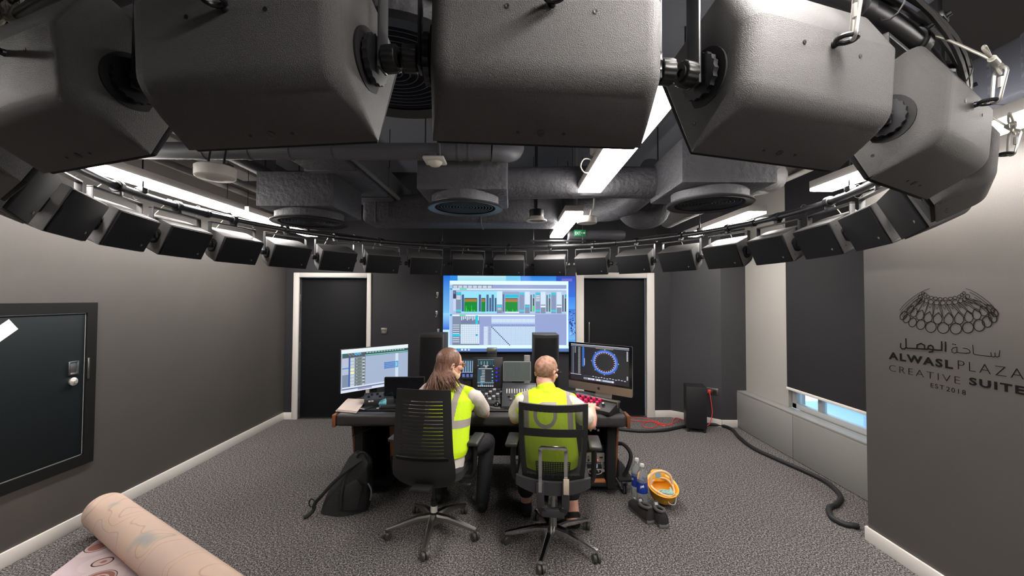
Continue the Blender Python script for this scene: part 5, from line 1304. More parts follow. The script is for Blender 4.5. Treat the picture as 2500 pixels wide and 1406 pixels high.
# pair of shoes
def shoe(x, y, rz, label):
    t = thing('work_shoe', label, 'shoe', (x, y, 0), rz, 'work shoes on the carpet')
    # local: heel at y=-0.13 (towards viewer), toe at y=+0.16
    def outline(s, z0):
        P = [(-0.13, 0.032), (-0.10, 0.038), (-0.05, 0.037), (0.0, 0.038), (0.06, 0.046), (0.11, 0.047), (0.145, 0.036), (0.162, 0.012)]
        L_ = [(-w * s, yy * (0.5 + 0.5 * s)) for yy, w in P]; Rr = [(w * s, yy * (0.5 + 0.5 * s)) for yy, w in reversed(P)]
        return [V((a2, b2, z0)) for a2, b2 in L_ + Rr]
    mb = MB(); mb.loft([outline(0.98, 0.0), outline(1.04, 0.006), outline(1.04, 0.026), outline(0.99, 0.031)]); obj('sole', mb, mat('grey_shoe_sole', (112, 110, 108), 0.6), t, label='grey rubber sole')
    def sec(yy, w, h, open_):  # cross section at yy
        return [V((w * cos(a2), yy, 0.028 + max(0, h * (sin(a2) ** 0.8 if sin(a2) > 0 else 0)))) for a2 in [pi * k / 12 for k in range(13)]]
    S = [(-0.131, 0.022, 0.074), (-0.122, 0.034, 0.088), (-0.09, 0.038, 0.084), (-0.04, 0.038, 0.078), (0.0, 0.039, 0.076), (0.03, 0.042, 0.07), (0.07, 0.045, 0.055), (0.11, 0.045, 0.045), (0.14, 0.035, 0.036), (0.158, 0.014, 0.02)]
    mb = MB(); mb.loft([sec(*q_, 0) for q_ in S], close=False, cap=False); mb.face(sec(*S[0], 0)); mb.face(sec(*S[-1], 0))
    bmesh.ops.remove_doubles(mb.bm, verts=list(mb.bm.verts), dist=0.0003)
    for f in list(mb.bm.faces):
        c = f.calc_center_median()
        if abs(c.x) < 0.024 and -0.108 < c.y < 0.012 and c.z > 0.075: mb.bm.faces.remove(f)
    bmesh.ops.solidify(mb.bm, geom=list(mb.bm.faces), thickness=0.006)
    up_ = obj('upper', mb, mat('black_suede', (44, 42, 42), 0.8, bump=140, bdist=0.001), t)
    mb = MB(); mb.tube([V((0.030 * cos(a2), -0.050 + 0.064 * sin(a2), 0.106 - 0.010 * sin(a2))) for a2 in [2 * pi * k / 24 for k in range(24)]], 0.013, 10, closed=True); obj('collar', mb, mat('grey_padded_collar', (74, 72, 72), 0.8), t, label='grey padded collar')
    mb = MB(); mb.prism(rounded_rect(0.05, 0.06, 0.02), 0, 0.006, M.Translation((0, 0.02, 0.105)) @ M.Rotation(R(55), 4, 'X'), bev=0.002); tg_ = obj('tongue', mb, BLACK, t)
    mb = MB(); mb.box((0, 0, 0.0075), (0.024, 0.028, 0.001), mtx=M.Translation((0, 0.022, 0.108)) @ M.Rotation(R(55), 4, 'X')); obj('tongue_label', mb, mat('grey_tag', (170, 165, 160), 0.7), tg_)
    mb = MB()
    for k in range(4): mb.tube([(-0.024, 0.03 + k * 0.02, 0.098 - k * 0.008), (0, 0.034 + k * 0.02, 0.106 - k * 0.009), (0.024, 0.03 + k * 0.02, 0.098 - k * 0.008)], 0.003, 6)
    obj('laces', mb, BLACK, t)
p = onZ(1585, 1284, 0); shoe(p.x - 0.01, p.y + 0.15, R(14), 'left black work shoe with grey sole in front of the bottles')
p = onZ(1620, 1294, 0); shoe(p.x + 0.005, p.y + 0.15, R(2), 'right black work shoe with grey sole in front of the hard hat')

# backpack slumped by the left pedestal
p = onZ(860, 1235, 0)
t = thing('backpack', 'black backpack slumped on the carpet beside the left desk pedestal', 'backpack', (-1.36, 3.50, 0), R(8))
BAG = mat('black_bag_fabric', (36, 36, 38), 0.75, bump=60, bdist=0.004)
rings = []
for k in range(11):
    v = k / 10
    w_ = 0.175 * (1 - 0.55 * v ** 1.6) if v < 0.97 else 0.05; d_ = 0.13 * (1 - 0.45 * v ** 1.5) if v < 0.97 else 0.035
    cx2, cy2 = 0.10 * v ** 1.2, 0.05 * v
    rings.append([V((cx2 + w_ * (abs(cos(a2)) ** 0.7) * (1 if cos(a2) > 0 else -1) * (1.15 if cos(a2) < 0 and v < 0.5 else 1), cy2 + d_ * (abs(sin(a2)) ** 0.7) * (1 if sin(a2) > 0 else -1) + 0.012 * sin(5 * a2 + 3 * v), 0.004 + 0.42 * v * (1 - 0.06 * cos(a2)))) for a2 in [2 * pi * j / 28 for j in range(28)]])
mb = MB(); mb.loft(rings); obj('bag_body', mb, BAG, t)
mb = MB()
for k, (a2, b2) in enumerate(((0.02, 0.10), (0.12, 0.16))): pass
mb.prism([(-0.06, 0.02), (0.09, 0.02), (0.10, 0.2), (0.05, 0.26), (-0.04, 0.22)], 0, 0.03, frame3(V((1, 0, 0)), V((0.1, 0.12, 0.98)).normalized(), V((0, -1, 0.1)).normalized(), (0.02, -0.118, 0.02)), bev=0.012); obj('front_pocket', mb, BAG, t)
mb = MB(); mb.tube(spline([(0.11, -0.03, 0.40), (0.03, -0.09, 0.36), (-0.08, -0.11, 0.27), (-0.17, -0.11, 0.17), (-0.23, -0.1, 0.1), (-0.24, -0.1, 0.05), (-0.27, -0.12, 0.02), (-0.3, -0.14, 0.012)], 6), 0.014, 8); obj('shoulder_strap', mb, mat('black_webbing', (26, 26, 27), 0.7), t)
mb = MB(); mb.tube(spline([(0.1, -0.04, 0.395), (0.0, -0.085, 0.30), (-0.02, -0.13, 0.18), (-0.02, -0.15, 0.06)], 6), 0.012, 8); obj('compression_strap', mb, MATS['black_webbing'], t)
mb = MB(); mb.tube(spline([(0.07, 0.0, 0.41), (0.09, -0.01, 0.45), (0.13, -0.01, 0.45), (0.15, 0.0, 0.4)], 6), 0.010, 8); obj('grab_handle', mb, MATS['black_webbing'], t)
mb = MB(); mb.box((-0.235, -0.1, 0.075), (0.03, 0.02, 0.04), 0.005); mb.tube([V((-0.25 + 0.022 * cos(a2), -0.11, 0.11 + 0.03 * sin(a2))) for a2 in [2 * pi * k / 14 for k in range(14)]], 0.006, 6, closed=True); obj('buckle', mb, BLACK, t)
mb = MB(); mb.tube(spline([(0.19, -0.06, 0.08), (0.2, -0.07, 0.16), (0.17, -0.06, 0.22)], 6), 0.007, 6); obj('side_pull', mb, mat('grey_cord2', (120, 122, 126), 0.5), t)

# rolled rug at the lower left
A0 = onZ(262, 1296, 0); 
rr = 0.147
Ax = V((-3.03, 3.13, rr)); Dr = V((0.86, -0.52, 0)).normalized(); Lr = 2.3
t = thing('rolled_rug', 'rolled pale beige rug lying on the carpet by the left wall', 'rug', Ax - V((0, 0, rr)), math.atan2(Dr.y, Dr.x))
def rug_mat():
    m = bpy.data.materials.new('pale_rug_back'); m.use_nodes = True; nt = m.node_tree; b = nt.nodes['Principled BSDF']; L2 = nt.links.new
    tc = nt.nodes.new('ShaderNodeTexCoord'); n1 = nt.nodes.new('ShaderNodeTexNoise'); n1.inputs['Scale'].default_value = 2.6; n1.inputs['Detail'].default_value = 1.5
    L2(tc.outputs['Object'], n1.inputs['Vector'])
    r = nt.nodes.new('ShaderNodeValToRGB'); e = r.color_ramp.elements
    e[0].position = 0.0; e[0].color = (*lin((250, 230, 216)), 1); e[1].position = 1.0; e[1].color = (*lin((248, 226, 214)), 1)
    base = (*lin((250, 230, 216)), 1); ln_ = (*lin((222, 192, 176)), 1)
    for p_, c in ((0.40, base), (0.405, ln_), (0.412, base), (0.50, (*lin((252, 230, 212)), 1)), (0.505, ln_), (0.512, (*lin((252, 230, 212)), 1)), (0.58, base), (0.584, ln_), (0.59, base)):
        k = e.new(p_); k.color = c
    n2 = nt.nodes.new('ShaderNodeTexNoise'); n2.inputs['Scale'].default_value = 1.9; mp = nt.nodes.new('ShaderNodeMapping'); mp.inputs['Location'].default_value = (3.1, 1.7, 0.4)
    L2(tc.outputs['Object'], mp.inputs[0]); L2(mp.outputs[0], n2.inputs['Vector'])
    r2 = nt.nodes.new('ShaderNodeValToRGB'); r2.color_ramp.elements[0].position = 0.60; r2.color_ramp.elements[1].position = 0.64
    L2(n2.outputs['Fac'], r2.inputs[0]); mx = nt.nodes.new('ShaderNodeMix'); mx.data_type = 'RGBA'; mx.inputs[7].default_value = (*lin((214, 210, 206)), 1)
    L2(n1.outputs['Fac'], r.inputs[0]); L2(r2.outputs[0], mx.inputs[0]); L2(r.outputs[0], mx.inputs[6]); L2(mx.outputs[2], b.inputs['Base Color']); b.inputs['Roughness'].default_value = 0.85
    return m
rings = []
prof = []
for k in range(150):                     # spiral section
    a2 = 2 * pi * 3.2 * k / 149; r_ = 0.05 + (rr - 0.05) * k / 149
    prof.append((r_ * sin(a2 - 2 * pi * 3.2 + pi), rr + r_ * cos(a2 - 2 * pi * 3.2 + pi)))
mb = MB(); n = 8
rows = [[mb.bm.verts.new((Lr * j / n, p_[0], p_[1])) for p_ in prof] for j in range(n + 1)]
for a2, b2 in zip(rows, rows[1:]):
    for i in range(len(prof) - 1): mb.bm.faces.new((a2[i], a2[i + 1], b2[i + 1], b2[i]))
bmesh.ops.solidify(mb.bm, geom=list(mb.bm.faces), thickness=0.008)
obj('rug_roll', mb, rug_mat(), t)
def flat_mat():
    m = bpy.data.materials.new('patterned_rug_face'); m.use_nodes = True; nt = m.node_tree; b = nt.nodes['Principled BSDF']; L2 = nt.links.new
    tc = nt.nodes.new('ShaderNodeTexCoord'); vo = nt.nodes.new('ShaderNodeTexVoronoi'); vo.inputs['Scale'].default_value = 4.6; vo.inputs['Randomness'].default_value = 0.75
    n1 = nt.nodes.new('ShaderNodeTexNoise'); n1.inputs['Scale'].default_value = 5; 
    L2(tc.outputs['Object'], vo.inputs['Vector'])
    r = nt.nodes.new('ShaderNodeValToRGB'); r.color_ramp.interpolation = 'CONSTANT'; e = r.color_ramp.elements
    e[0].position = 0; e[0].color = (*lin((140, 62, 54)), 1); e[1].position = 0.06; e[1].color = (*lin((206, 186, 180)), 1)
    for p_, c in ((0.14, (150, 74, 66)), (0.20, (208, 188, 182)), (0.26, (160, 108, 98)), (0.38, (206, 180, 176)), (0.42, (80, 52, 48)), (0.44, (214, 196, 196)), (0.62, (206, 186, 190))):
        k = e.new(p_); k.color = (*lin(c), 1)
    L2(vo.outputs['Distance'], r.inputs[0]); L2(r.outputs[0], b.inputs['Base Color']); b.inputs['Roughness'].default_value = 0.9
    return m
_pl = [(-2.97, 3.02), (-2.87, 2.6), (-2.72, 2.0), (-1.3, 1.9), (-1.15, 2.05), (-2.88, 3.06)]
_o = Ax - V((0, 0, rr)); _pp = V((-Dr.y, Dr.x, 0))
mb = MB(); mb.prism([((V((a, b, 0)) - _o).dot(Dr), (V((a, b, 0)) - _o).dot(_pp)) for a, b in _pl], 0.0, 0.008, bev=0.002, seg=1); obj('flat_end', mb, flat_mat(), t, label='unrolled end of the rug with brown ring pattern')

# ================================================================== CHAIRS
def star_base(t, ang, m, R_=0.335, up=0.0):
    mb = MB(); mb.lathe([(0.0, 0.07), (0.045, 0.07), (0.048, 0.12), (0.034, 0.135), (0, 0.135)], 24); obj('hub', mb, m, t)
    for k in range(5):
        a = ang + k * 2 * pi / 5; e = V((cos(a), sin(a), 0)); s = V((-sin(a), cos(a), 0))
        mb = MB(); rings = []
        for r_, z, w, h in ((0.03, 0.118, 0.03, 0.045), (0.12, 0.116, 0.024, 0.042), (0.22, 0.098, 0.02, 0.034), (0.30, 0.082, 0.017, 0.026), (R_ + 0.008, 0.074, 0.015, 0.02)):
            rings.append([e * r_ + s * (w * x) + V((0, 0, z + h * (y - 0.5))) for x, y in ((-0.85, 0.0), (0.85, 0.0), (1, 0.25), (1, 0.75), (0.6, 1.0), (-0.6, 1.0), (-1, 0.75), (-1, 0.25))])
        mb.loft(rings); lg = obj('leg', mb, m, t)
        mb = MB(); c = e * R_ + V((0, 0, 0.028)); w_ = (s * 0.8 + e * 0.6 * (1 if k % 2 else -1)).normalized()
        for q_ in (-0.0145, 0.0145):
            mb.lathe([(0, -0.011), (0.024, -0.011), (0.028, -0.007), (0.028, 0.007), (0.024, 0.011), (0, 0.011)], 22, M.Translation(c) @ frame3(w_.cross(V((0, 0, 1))), V((0, 0, 1)), w_, (0, 0, 0)) @ M.Translation((0, 0, q_)))
        mb.cone(c - w_ * 0.02, c + w_ * 0.02, 0.008, seg=8); mb.cone(c + V((0, 0, 0.01)), c + V((0, 0, 0.048)), 0.008, seg=10)
        hood = [c + w_ * x_ + (V((0, 0, 1)) * cos(b_) + w_.cross(V((0, 0, 1))) * sin(b_)) * 0.031 for x_ in (0,) for b_ in (0,)]
        obj('caster', mb, mat('grey_black_caster', (70, 68, 66), 0.4), lg)


def cushion(mb, w, d, z0, z1, rnd=0.06, y0=0.0):
    P = rounded_rect(w, d, rnd, 6); P2 = rounded_rect(w - 0.04, d - 0.04, rnd, 6)
    ring = lambda Q_, z, k=1.0: [V((a, b + y0, z + 0.012 * (a / w) ** 2 * 4 * k)) for a, b in Q_]
    mb.loft([ring(P2, z0, 0), ring(P, z0 + 0.015, 0), ring(P, z1 - 0.02), ring(P2, z1)])


def armrest(t, s, x, ymid, ztop, m):
    mb = MB(); mb.box((s * x, ymid, ztop - 0.016), (0.085, 0.25, 0.032), 0.014, seg=3); a = obj('armrest', mb, m, t)
    mb = MB(); mb.tube(spline([(s * (x - 0.01), ymid - 0.02, ztop - 0.03), (s * (x - 0.005), ymid - 0.02, ztop - 0.14), (s * (x - 0.02), ymid - 0.02, ztop - 0.27), (s * (x - 0.09), ymid - 0.02, ztop - 0.29), (s * 0.12, ymid - 0.02, ztop - 0.285)], 5), 0.02, 10); obj('arm_post', mb, BLACK, a)
    return a


CHAIRP = mat('black_chair_plastic', (34, 34, 35), 0.48)
SEATF = mat('dark_seat_fabric', (46, 45, 48), 0.85, bump=120, bdist=0.002)
t = thing('office_chair', 'black office chair with a slotted plastic back in front of the long haired person', 'office chair', (-0.578, 3.15, 0), R(-8))
star_base(t, R(-90 + 8), ALU)
mb = MB(); mb.cone((0, 0, 0.13), (0, 0, 0.24), 0.024, seg=18); mb.cone((0, 0, 0.24), (0, 0, 0.41), 0.0145, seg=14); gc = obj('gas_column', mb, DARKSTEEL, t)
mb = MB(); mb.lathe([(0.0245, 0.15), (0.025, 0.152), (0.025, 0.195), (0.0245, 0.197)], 20); obj('paper_label', mb, mat('white_label', (224, 220, 214), 0.7), gc)
mb = MB(); mb.box((0, 0.0, 0.425), (0.2, 0.26, 0.05), 0.012); mb.cone((0.1, 0, 0.42), (0.24, -0.05, 0.40), 0.008, seg=8); mb.box((0.26, -0.06, 0.395), (0.07, 0.03, 0.012), 0.004); mb.box((-0.1, -0.12, 0.39), (0.03, 0.012, 0.04), 0.003); mb.box((0, -0.2, 0.44), (0.14, 0.22, 0.03), 0.008); obj('tilt_mechanism', mb, CHAIRP, t)
mb = MB(); cushion(mb, 0.5, 0.47, 0.45, 0.53, 0.09, 0.03); obj('seat', mb, SEATF, t)
def bk(u, v):
    """back shell: u -1..1 across, v 0..1 up"""
    hw = 0.218 + 0.012 * sin(pi * min(v / 0.35, 1)) - 0.022 * max(0, (v - 0.35) / 0.65)
    if v < 0.12: hw *= 0.80 + 0.20 * (v / 0.12) ** 0.5
    z = 0.425 + 0.69 * v + 0.012 * (1 - u * u) * (-1 if v < 0.05 else (0.3 if v > 0.95 else 0))
    y = -0.245 - 0.05 * v - 0.02 * sin(pi * v * 1.2) + 0.035 * u * u + (0.04 * (0.12 - v) / 0.12 if v < 0.12 else 0)
    return V((u * hw, y, z))
us = [-1, -0.96, -0.85, -0.72, -0.5, -0.25, 0, 0.25, 0.5, 0.72, 0.85, 0.96, 1]
vs = [0, 0.04, 0.08, 0.12, 0.18, 0.25, 0.31]
slot = []
v = 0.335; nS = 16
for k in range(nS):
    h_ = 0.0085; p_ = 0.0365
    vs += [v, v + h_]; slot.append((len(vs) - 2)); v += p_
vs += [0.935, 0.965, 0.985, 1.0]
mb = MB(); G = [[mb.bm.verts.new(bk(u, v_)) for u in us] for v_ in vs]
for i in range(len(vs) - 1):
    for j in range(len(us) - 1):
        if i in slot and -0.73 <= us[j] and us[j + 1] <= 0.73: continue
        mb.bm.faces.new((G[i][j], G[i][j + 1], G[i + 1][j + 1], G[i + 1][j]))
bmesh.ops.recalc_face_normals(mb.bm, faces=list(mb.bm.faces))
bmesh.ops.solidify(mb.bm, geom=list(mb.bm.faces), thickness=0.012)
br = obj('backrest', mb, CHAIRP, t)
mb = MB()
for k in range(1): mb.loft([[bk(u, v_) + V((0, -0.008 - dd * 0.6, 0)) for u in us[2:-2]] for v_, dd in ((0.30, 0.0), (0.325, 0.018), (0.335, 0.022), (0.342, 0.012))], close=False)
bmesh.ops.solidify(mb.bm, geom=list(mb.bm.faces), thickness=0.006); obj('lumbar_ridge', mb, BLACK, br)
armrest(t, 1, 0.305, 0.06, 0.70, mat('grey_arm_pad', (58, 57, 56), 0.45)); armrest(t, -1, 0.305, 0.06, 0.70, MATS['grey_arm_pad'])

MESHF = mat('black_chair_mesh', (34, 35, 34), 0.8, alpha=0.73)
t = thing('office_chair', 'black office chair with a see-through mesh back and chrome bracket', 'office chair', (0.30, 3.0, 0), R(-6))
star_base(t, R(-109 + 6), CHROME)
mb = MB(); mb.cone((0, 0, 0.13), (0, 0, 0.26), 0.026, seg=18); mb.cone((0, 0, 0.26), (0, 0, 0.41), 0.015, seg=14); obj('gas_column', mb, ALU, t)
mb = MB(); mb.box((0, 0.0, 0.425), (0.2, 0.26, 0.05), 0.012); obj('tilt_mechanism', mb, CHAIRP, t)
mb = MB(); cushion(mb, 0.49, 0.47, 0.45, 0.535, 0.09, 0.04); obj('seat', mb, SEATF, t)
def b2(u, v):
    hw = 0.232 - 0.03 * (1 - v) ** 2 - 0.004 * v
    z = 0.54 + 0.515 * v + 0.010 * u * u * (1 if v > 0.9 else 0)
    y = -0.235 - 0.055 * v - 0.02 * sin(pi * v) + 0.03 * u * u
    return V((u * hw, y, z))
def patch(ua, ub, va, vb, nu=14, nv=10, th=0.0):
    mb = MB(); G = [[mb.bm.verts.new(b2(ua + (ub - ua) * j / nu, va + (vb - va) * i / nv)) for j in range(nu + 1)] for i in range(nv + 1)]
    for i in range(nv):
        for j in range(nu): mb.bm.faces.new((G[i][j], G[i][j + 1], G[i + 1][j + 1], G[i + 1][j]))
    if th:
        bmesh.ops.recalc_face_normals(mb.bm, faces=list(mb.bm.faces)); bmesh.ops.solidify(mb.bm, geom=list(mb.bm.faces), thickness=th)
    return mb
mb = MB()
for q_ in ((-1, 1, 0.91, 1.0), (-1, 1, 0.0, 0.09), (-1, -0.86, 0.08, 0.92), (0.86, 1, 0.08, 0.92)):
    p_ = patch(*q_, th=0.022); mb.add(p_.bm)
bmesh.ops.remove_doubles(mb.bm, verts=list(mb.bm.verts), dist=0.0005)
br = obj('back_frame', mb, CHAIRP, t)
obj('back_mesh', patch(-0.88, 0.88, 0.07, 0.93), MESHF, br, label='see-through black mesh')
mb = patch(-0.88, 0.88, 0.60, 0.70, th=0.006); obj('cross_band', mb, BLACKM, br)
mb = MB()
for i in range(9): mb.tube([b2(-0.52 + 1.04 * j / 10, 0.06 + 0.2 * i / 8) + V((0, 0.014, 0)) for j in range(11)], 0.0035, 5)
for j in range(15): mb.tube([b2(-0.52 + 1.04 * j / 14, 0.06 + 0.2 * i / 4) + V((0, 0.014, 0)) for i in range(5)], 0.003, 5)
obj('lumbar_grid', mb, BLACK, br)
mb = MB(); rings = []
for u in [x / 8 - 1 for x in range(17)]:
    hw = 0.246; y = -0.262 + 0.045 * u * u; zt, zb = 0.552 + 0.022 * u * u, 0.468 + 0.045 * abs(u) ** 2.5
    rings.append([V((u * hw, y - 0.014, zb)), V((u * hw, y + 0.014, zb)), V((u * hw, y + 0.014, zt)), V((u * hw, y - 0.014, zt))])
mb.loft(rings); obj('lower_shell', mb, mat('charcoal_chair_plastic', (58, 58, 60), 0.5), br)
mb = MB()
cpts = [(-0.082, -0.295, 0.50), (-0.082, -0.298, 0.60), (-0.082, -0.31, 0.775), (-0.075, -0.312, 0.79), (0.075, -0.312, 0.79), (0.082, -0.31, 0.775), (0.082, -0.298, 0.60), (0.082, -0.295, 0.50)]
for a, b in zip(cpts, cpts[1:]):
    a, b = V(a), V(b); d = (b - a).normalized(); x_ = d.cross(V((0, 1, 0))).normalized() if abs(d.y) < 0.9 else V((1, 0, 0))
    mb.box((0, 0, 0), (0.024, 0.012, (b - a).length + 0.008), 0.003, mtx=frame3(x_, d.cross(x_), d, (a + b) / 2))
obj('chrome_bracket', mb, CHROME, br, label='chrome U shaped bracket')
mb = MB()
for s in (-1, 1): 
    for a, b in (((s * 0.083, -0.29, 0.55), (s * 0.08, -0.285, 0.40)), ((s * 0.08, -0.285, 0.40), (s * 0.06, -0.23, 0.335)), ((s * 0.06, -0.23, 0.345), (s * 0.05, 0.0, 0.40))):
        a, b = V(a), V(b); d = (b - a).normalized(); x_ = V((1, 0, 0)); x_ = (x_ - d * x_.dot(d)).normalized()
        mb.box((0, 0, 0), (0.05, 0.02, (b - a).length + 0.012), 0.005, mtx=frame3(x_, d.cross(x_), d, (a + b) / 2))
mb.box((0, -0.24, 0.345), (0.15, 0.05, 0.05), 0.008); obj('support_arm', mb, MATS['charcoal_chair_plastic'], br)
mb = MB(); mb.box((0.085, -0.309, 0.545), (0.036, 0.004, 0.10), 0.001); obj('paper_label', mb, mat('pale_tag', (206, 190, 172), 0.7), br, label='pale paper tag')
armrest(t, 1, 0.292, 0.0, 0.745, MATS['grey_arm_pad']); armrest(t, -1, 0.292, 0.0, 0.745, MATS['grey_arm_pad'])


# ================================================================== PEOPLE
def cap(mb, p0, p1, r0, r1, n=14):
    p0, p1 = V(p0), V(p1); a = (p1 - p0); L_ = a.length; a.normalize(); tt = a.orthogonal().normalized(); b = a.cross(tt); rings = []
    for k in range(6):
        f = -pi / 2 + pi / 2 * k / 5; rings.append((p0 + a * r0 * sin(f), r0 * max(cos(f), 0.02)))
    for k in range(6):
        f = pi / 2 * k / 5; rings.append((p1 + a * r1 * sin(f), r1 * max(cos(f), 0.02)))
    mb.loft([[c + (tt * cos(2 * pi * i / n) + b * sin(2 * pi * i / n)) * r for i in range(n)] for c, r in rings])


def chain(mb, pts):
    for (a, ra), (b, rb) in zip(pts, pts[1:]): cap(mb, a, b, ra, rb)


def blob(mb, voxel, it=4):
    bm = mb.bm; bmesh.ops.recalc_face_normals(bm, faces=list(bm.faces)); me = bpy.data.meshes.new('tmp'); bm.to_mesh(me); bm.free()
    o = bpy.data.objects.new('tmp', me); COL.objects.link(o)
    r = o.modifiers.new('r', 'REMESH'); r.mode = 'VOXEL'; r.voxel_size = voxel
    s = o.modifiers.new('s', 'SMOOTH'); s.factor = 0.5; s.iterations = it
    bpy.context.view_layer.update()
    me2 = bpy.data.meshes.new_from_object(o.evaluated_get(bpy.context.evaluated_depsgraph_get()))
    bpy.data.objects.remove(o); bpy.data.meshes.remove(me)
    return me2


def mobj(name, me, mats, parent, fn=None, off=V((0, 0, 0)), label=None):
    me.name = name; me.materials.clear()
    for m in mats: me.materials.append(m)
    for v in me.vertices: v.co = v.co - off
    if fn:
        for p in me.polygons: p.material_index = fn(p.center + off, p.normal)
    me.shade_smooth()
    o = bpy.data.objects.new(name, me); COL.objects.link(o); o.parent = parent
    if label: o['label'] = label
    return o


def hand(mb, wrist, fwd, palm_n, thumb_side, curl=0.5, spread=0.12, s=1.0):
    """wrist point, direction of the fingers, palm normal, side the thumb leaves on"""
    f = V(fwd).normalized(); n = V(palm_n); n = (n - f * n.dot(f)).normalized(); sd = f.cross(n) * thumb_side
    W_ = V(wrist)
    for k in range(4):
        o_ = (k - 1.5) * 0.0195 * s
        base = W_ + f * (0.092 - abs(k - 1) * 0.004) * s - sd * o_
        cap(mb, W_ + f * 0.015 * s - sd * o_ * 0.7, base, 0.0135 * s, 0.0115 * s, 10)
        ln_ = (0.042, 0.046, 0.043, 0.034)[k] * s
        d = (f - sd * (k - 1.5) * spread).normalized(); p = base; r_ = 0.0092 * s
        for j, (seg_, cu) in enumerate(((1.0, 0.55), (0.66, 0.75), (0.5, 0.6))):
            d = (d + n * curl * cu).normalized(); q_ = p + d * ln_ * seg_
            cap(mb, p, q_, r_, r_ * 0.9, 10); p = q_; r_ *= 0.9
    a = W_ + f * 0.025 * s + sd * 0.022 * s; b = a + (f * 0.5 + sd * 0.75 + n * 0.3).normalized() * 0.042 * s; c = b + (f * 0.9 + sd * 0.3 + n * 0.35).normalized() * 0.032 * s; d = c + (f * 1.0 + n * 0.3).normalized() * 0.024 * s
    chain(mb, [(a, 0.0155 * s), (b, 0.0115 * s), (c, 0.0095 * s), (d, 0.0085 * s)])


def head_mtx(c, yaw, pitch, roll=0):
    """local: +y face forward, +x right, z up"""
    return M.Translation(V(c)) @ M.Rotation(yaw, 4, 'Z') @ M.Rotation(pitch, 4, 'X') @ M.Rotation(roll, 4, 'Y')


def head(mb, H_):
    mb.ball((0, 0, 0), 1.0, 20, H_ @ M.Translation((0, -0.008, 0.035)) @ M.Diagonal((0.077, 0.098, 0.085, 1)))       # skull
    mb.ball((0, 0, 0), 1.0, 18, H_ @ M.Translation((0, 0.022, -0.035)) @ M.Diagonal((0.064, 0.072, 0.082, 1)))       # face
    P = lambda *q_: H_ @ V(q_)
    cap(mb, P(0, 0.06, -0.095), P(0, 0.075, -0.09), 0.026, 0.022)                                                    # chin
    cap(mb, P(0, 0.094, 0.012), P(0, 0.108, -0.026), 0.010, 0.0145)                                                  # nose
    cap(mb, P(-0.018, 0.098, -0.034), P(0.018, 0.098, -0.034), 0.010, 0.010)
    cap(mb, P(-0.02, 0.091, -0.062), P(0.02, 0.091, -0.062), 0.008, 0.008); cap(mb, P(-0.017, 0.089, -0.073), P(0.017, 0.089, -0.073), 0.0085, 0.0085)   # lips
    cap(mb, P(-0.045, 0.078, 0.022), P(0.045, 0.078, 0.022), 0.013, 0.013)                                           # brow
    for s in (-1, 1):
        cap(mb, P(s * 0.052, 0.06, -0.02), P(s * 0.045, 0.075, -0.02), 0.018, 0.016)                                 # cheek
        for k in range(7):                                                                                           # ear rim
            a0, a1 = -1.9 + k * 0.62, -1.9 + (k + 1) * 0.62
            e = lambda a: P(s * (0.079 + 0.006 * (1 + cos(a)) * 0.5), -0.008 - 0.018 * cos(a), -0.012 + 0.031 * sin(a))
            cap(mb, e(a0), e(a1), 0.0055, 0.0055, 8)
        mb.ball((0, 0, 0), 1.0, 10, H_ @ M.Translation((s * 0.079, -0.01, -0.014)) @ M.Diagonal((0.008, 0.018, 0.026, 1)))


def torso(mb, hip, chest, neck, w, d, rot, grow=0.0, low=None):
    """trunk as lofted ellipse rings from hip to neck"""
    hip, chest, neck = V(hip), V(chest), V(neck)
    rows = [(-0.06 if low is None else low, w * 0.92, d * 1.0), (0.10, w * 1.0, d * 1.06), (0.35, w * 0.98, d * 1.05), (0.62, w * 1.0, d * 1.0), (0.82, w * 1.03, d * 0.92), (0.93, w * 0.86, d * 0.72), (1.0, w * 0.5, d * 0.55)]
    rings = []
    for t_, a_, b_ in rows:
        c = hip.lerp(chest, t_ / 0.6) if t_ < 0.6 else chest.lerp(neck, (t_ - 0.6) / 0.4)
        rings.append([c + V((rot[0] * (a_ + grow) * cos(q_) - rot[1] * (b_ + grow) * sin(q_), rot[1] * (a_ + grow) * cos(q_) + rot[0] * (b_ + grow) * sin(q_), 0)) for q_ in [2 * pi * k / 26 for k in range(26)]])
    mb.loft(rings)


# ---------------------------------------------------------------- person with long hair
P1 = thing('person', 'seated person with long brown hair and lime hi-vis vest looking right', 'person', (-0.5, 3.12, 0))
OFF = V((-0.5, 3.12, 0))
yw = R(-20); rot = (cos(yw), sin(yw))
hip, chest, neck = (-0.50, 3.10, 0.56), (-0.485, 3.20, 0.86), (-0.485, 3.28, 1.075)
H1 = head_mtx((-0.495, 3.345, 1.222), R(-58), R(-6), R(4))
shR, elR, wrR = V((-0.305, 3.22, 1.015)), V((-0.222, 3.44, 0.805)), V((-0.27, 3.70, 0.80))
shL, elL, wrL = V((-0.675, 3.30, 1.015)), V((-0.80, 3.42, 0.81)), V((-0.66, 3.70, 0.795))
mb = MB(); head(mb, H1); torso(mb, hip, chest, neck, 0.150, 0.095, rot)
cap(mb, neck, H1 @ V((0, -0.02, -0.06)), 0.062, 0.055)
for sh, el, wr, ts in ((shR, elR, wrR, -1), (shL, elL, wrL, 1)):
    chain(mb, [(sh + V((0, 0, -0.03)), 0.042), (sh.lerp(el, 0.5), 0.044), (el, 0.042), (el.lerp(wr, 0.35), 0.042), (wr, 0.027)])
    hand(mb, wr, (wr - el) + V((0, 0.05, 0.0)), (0, 0, -1), ts, 0.35)
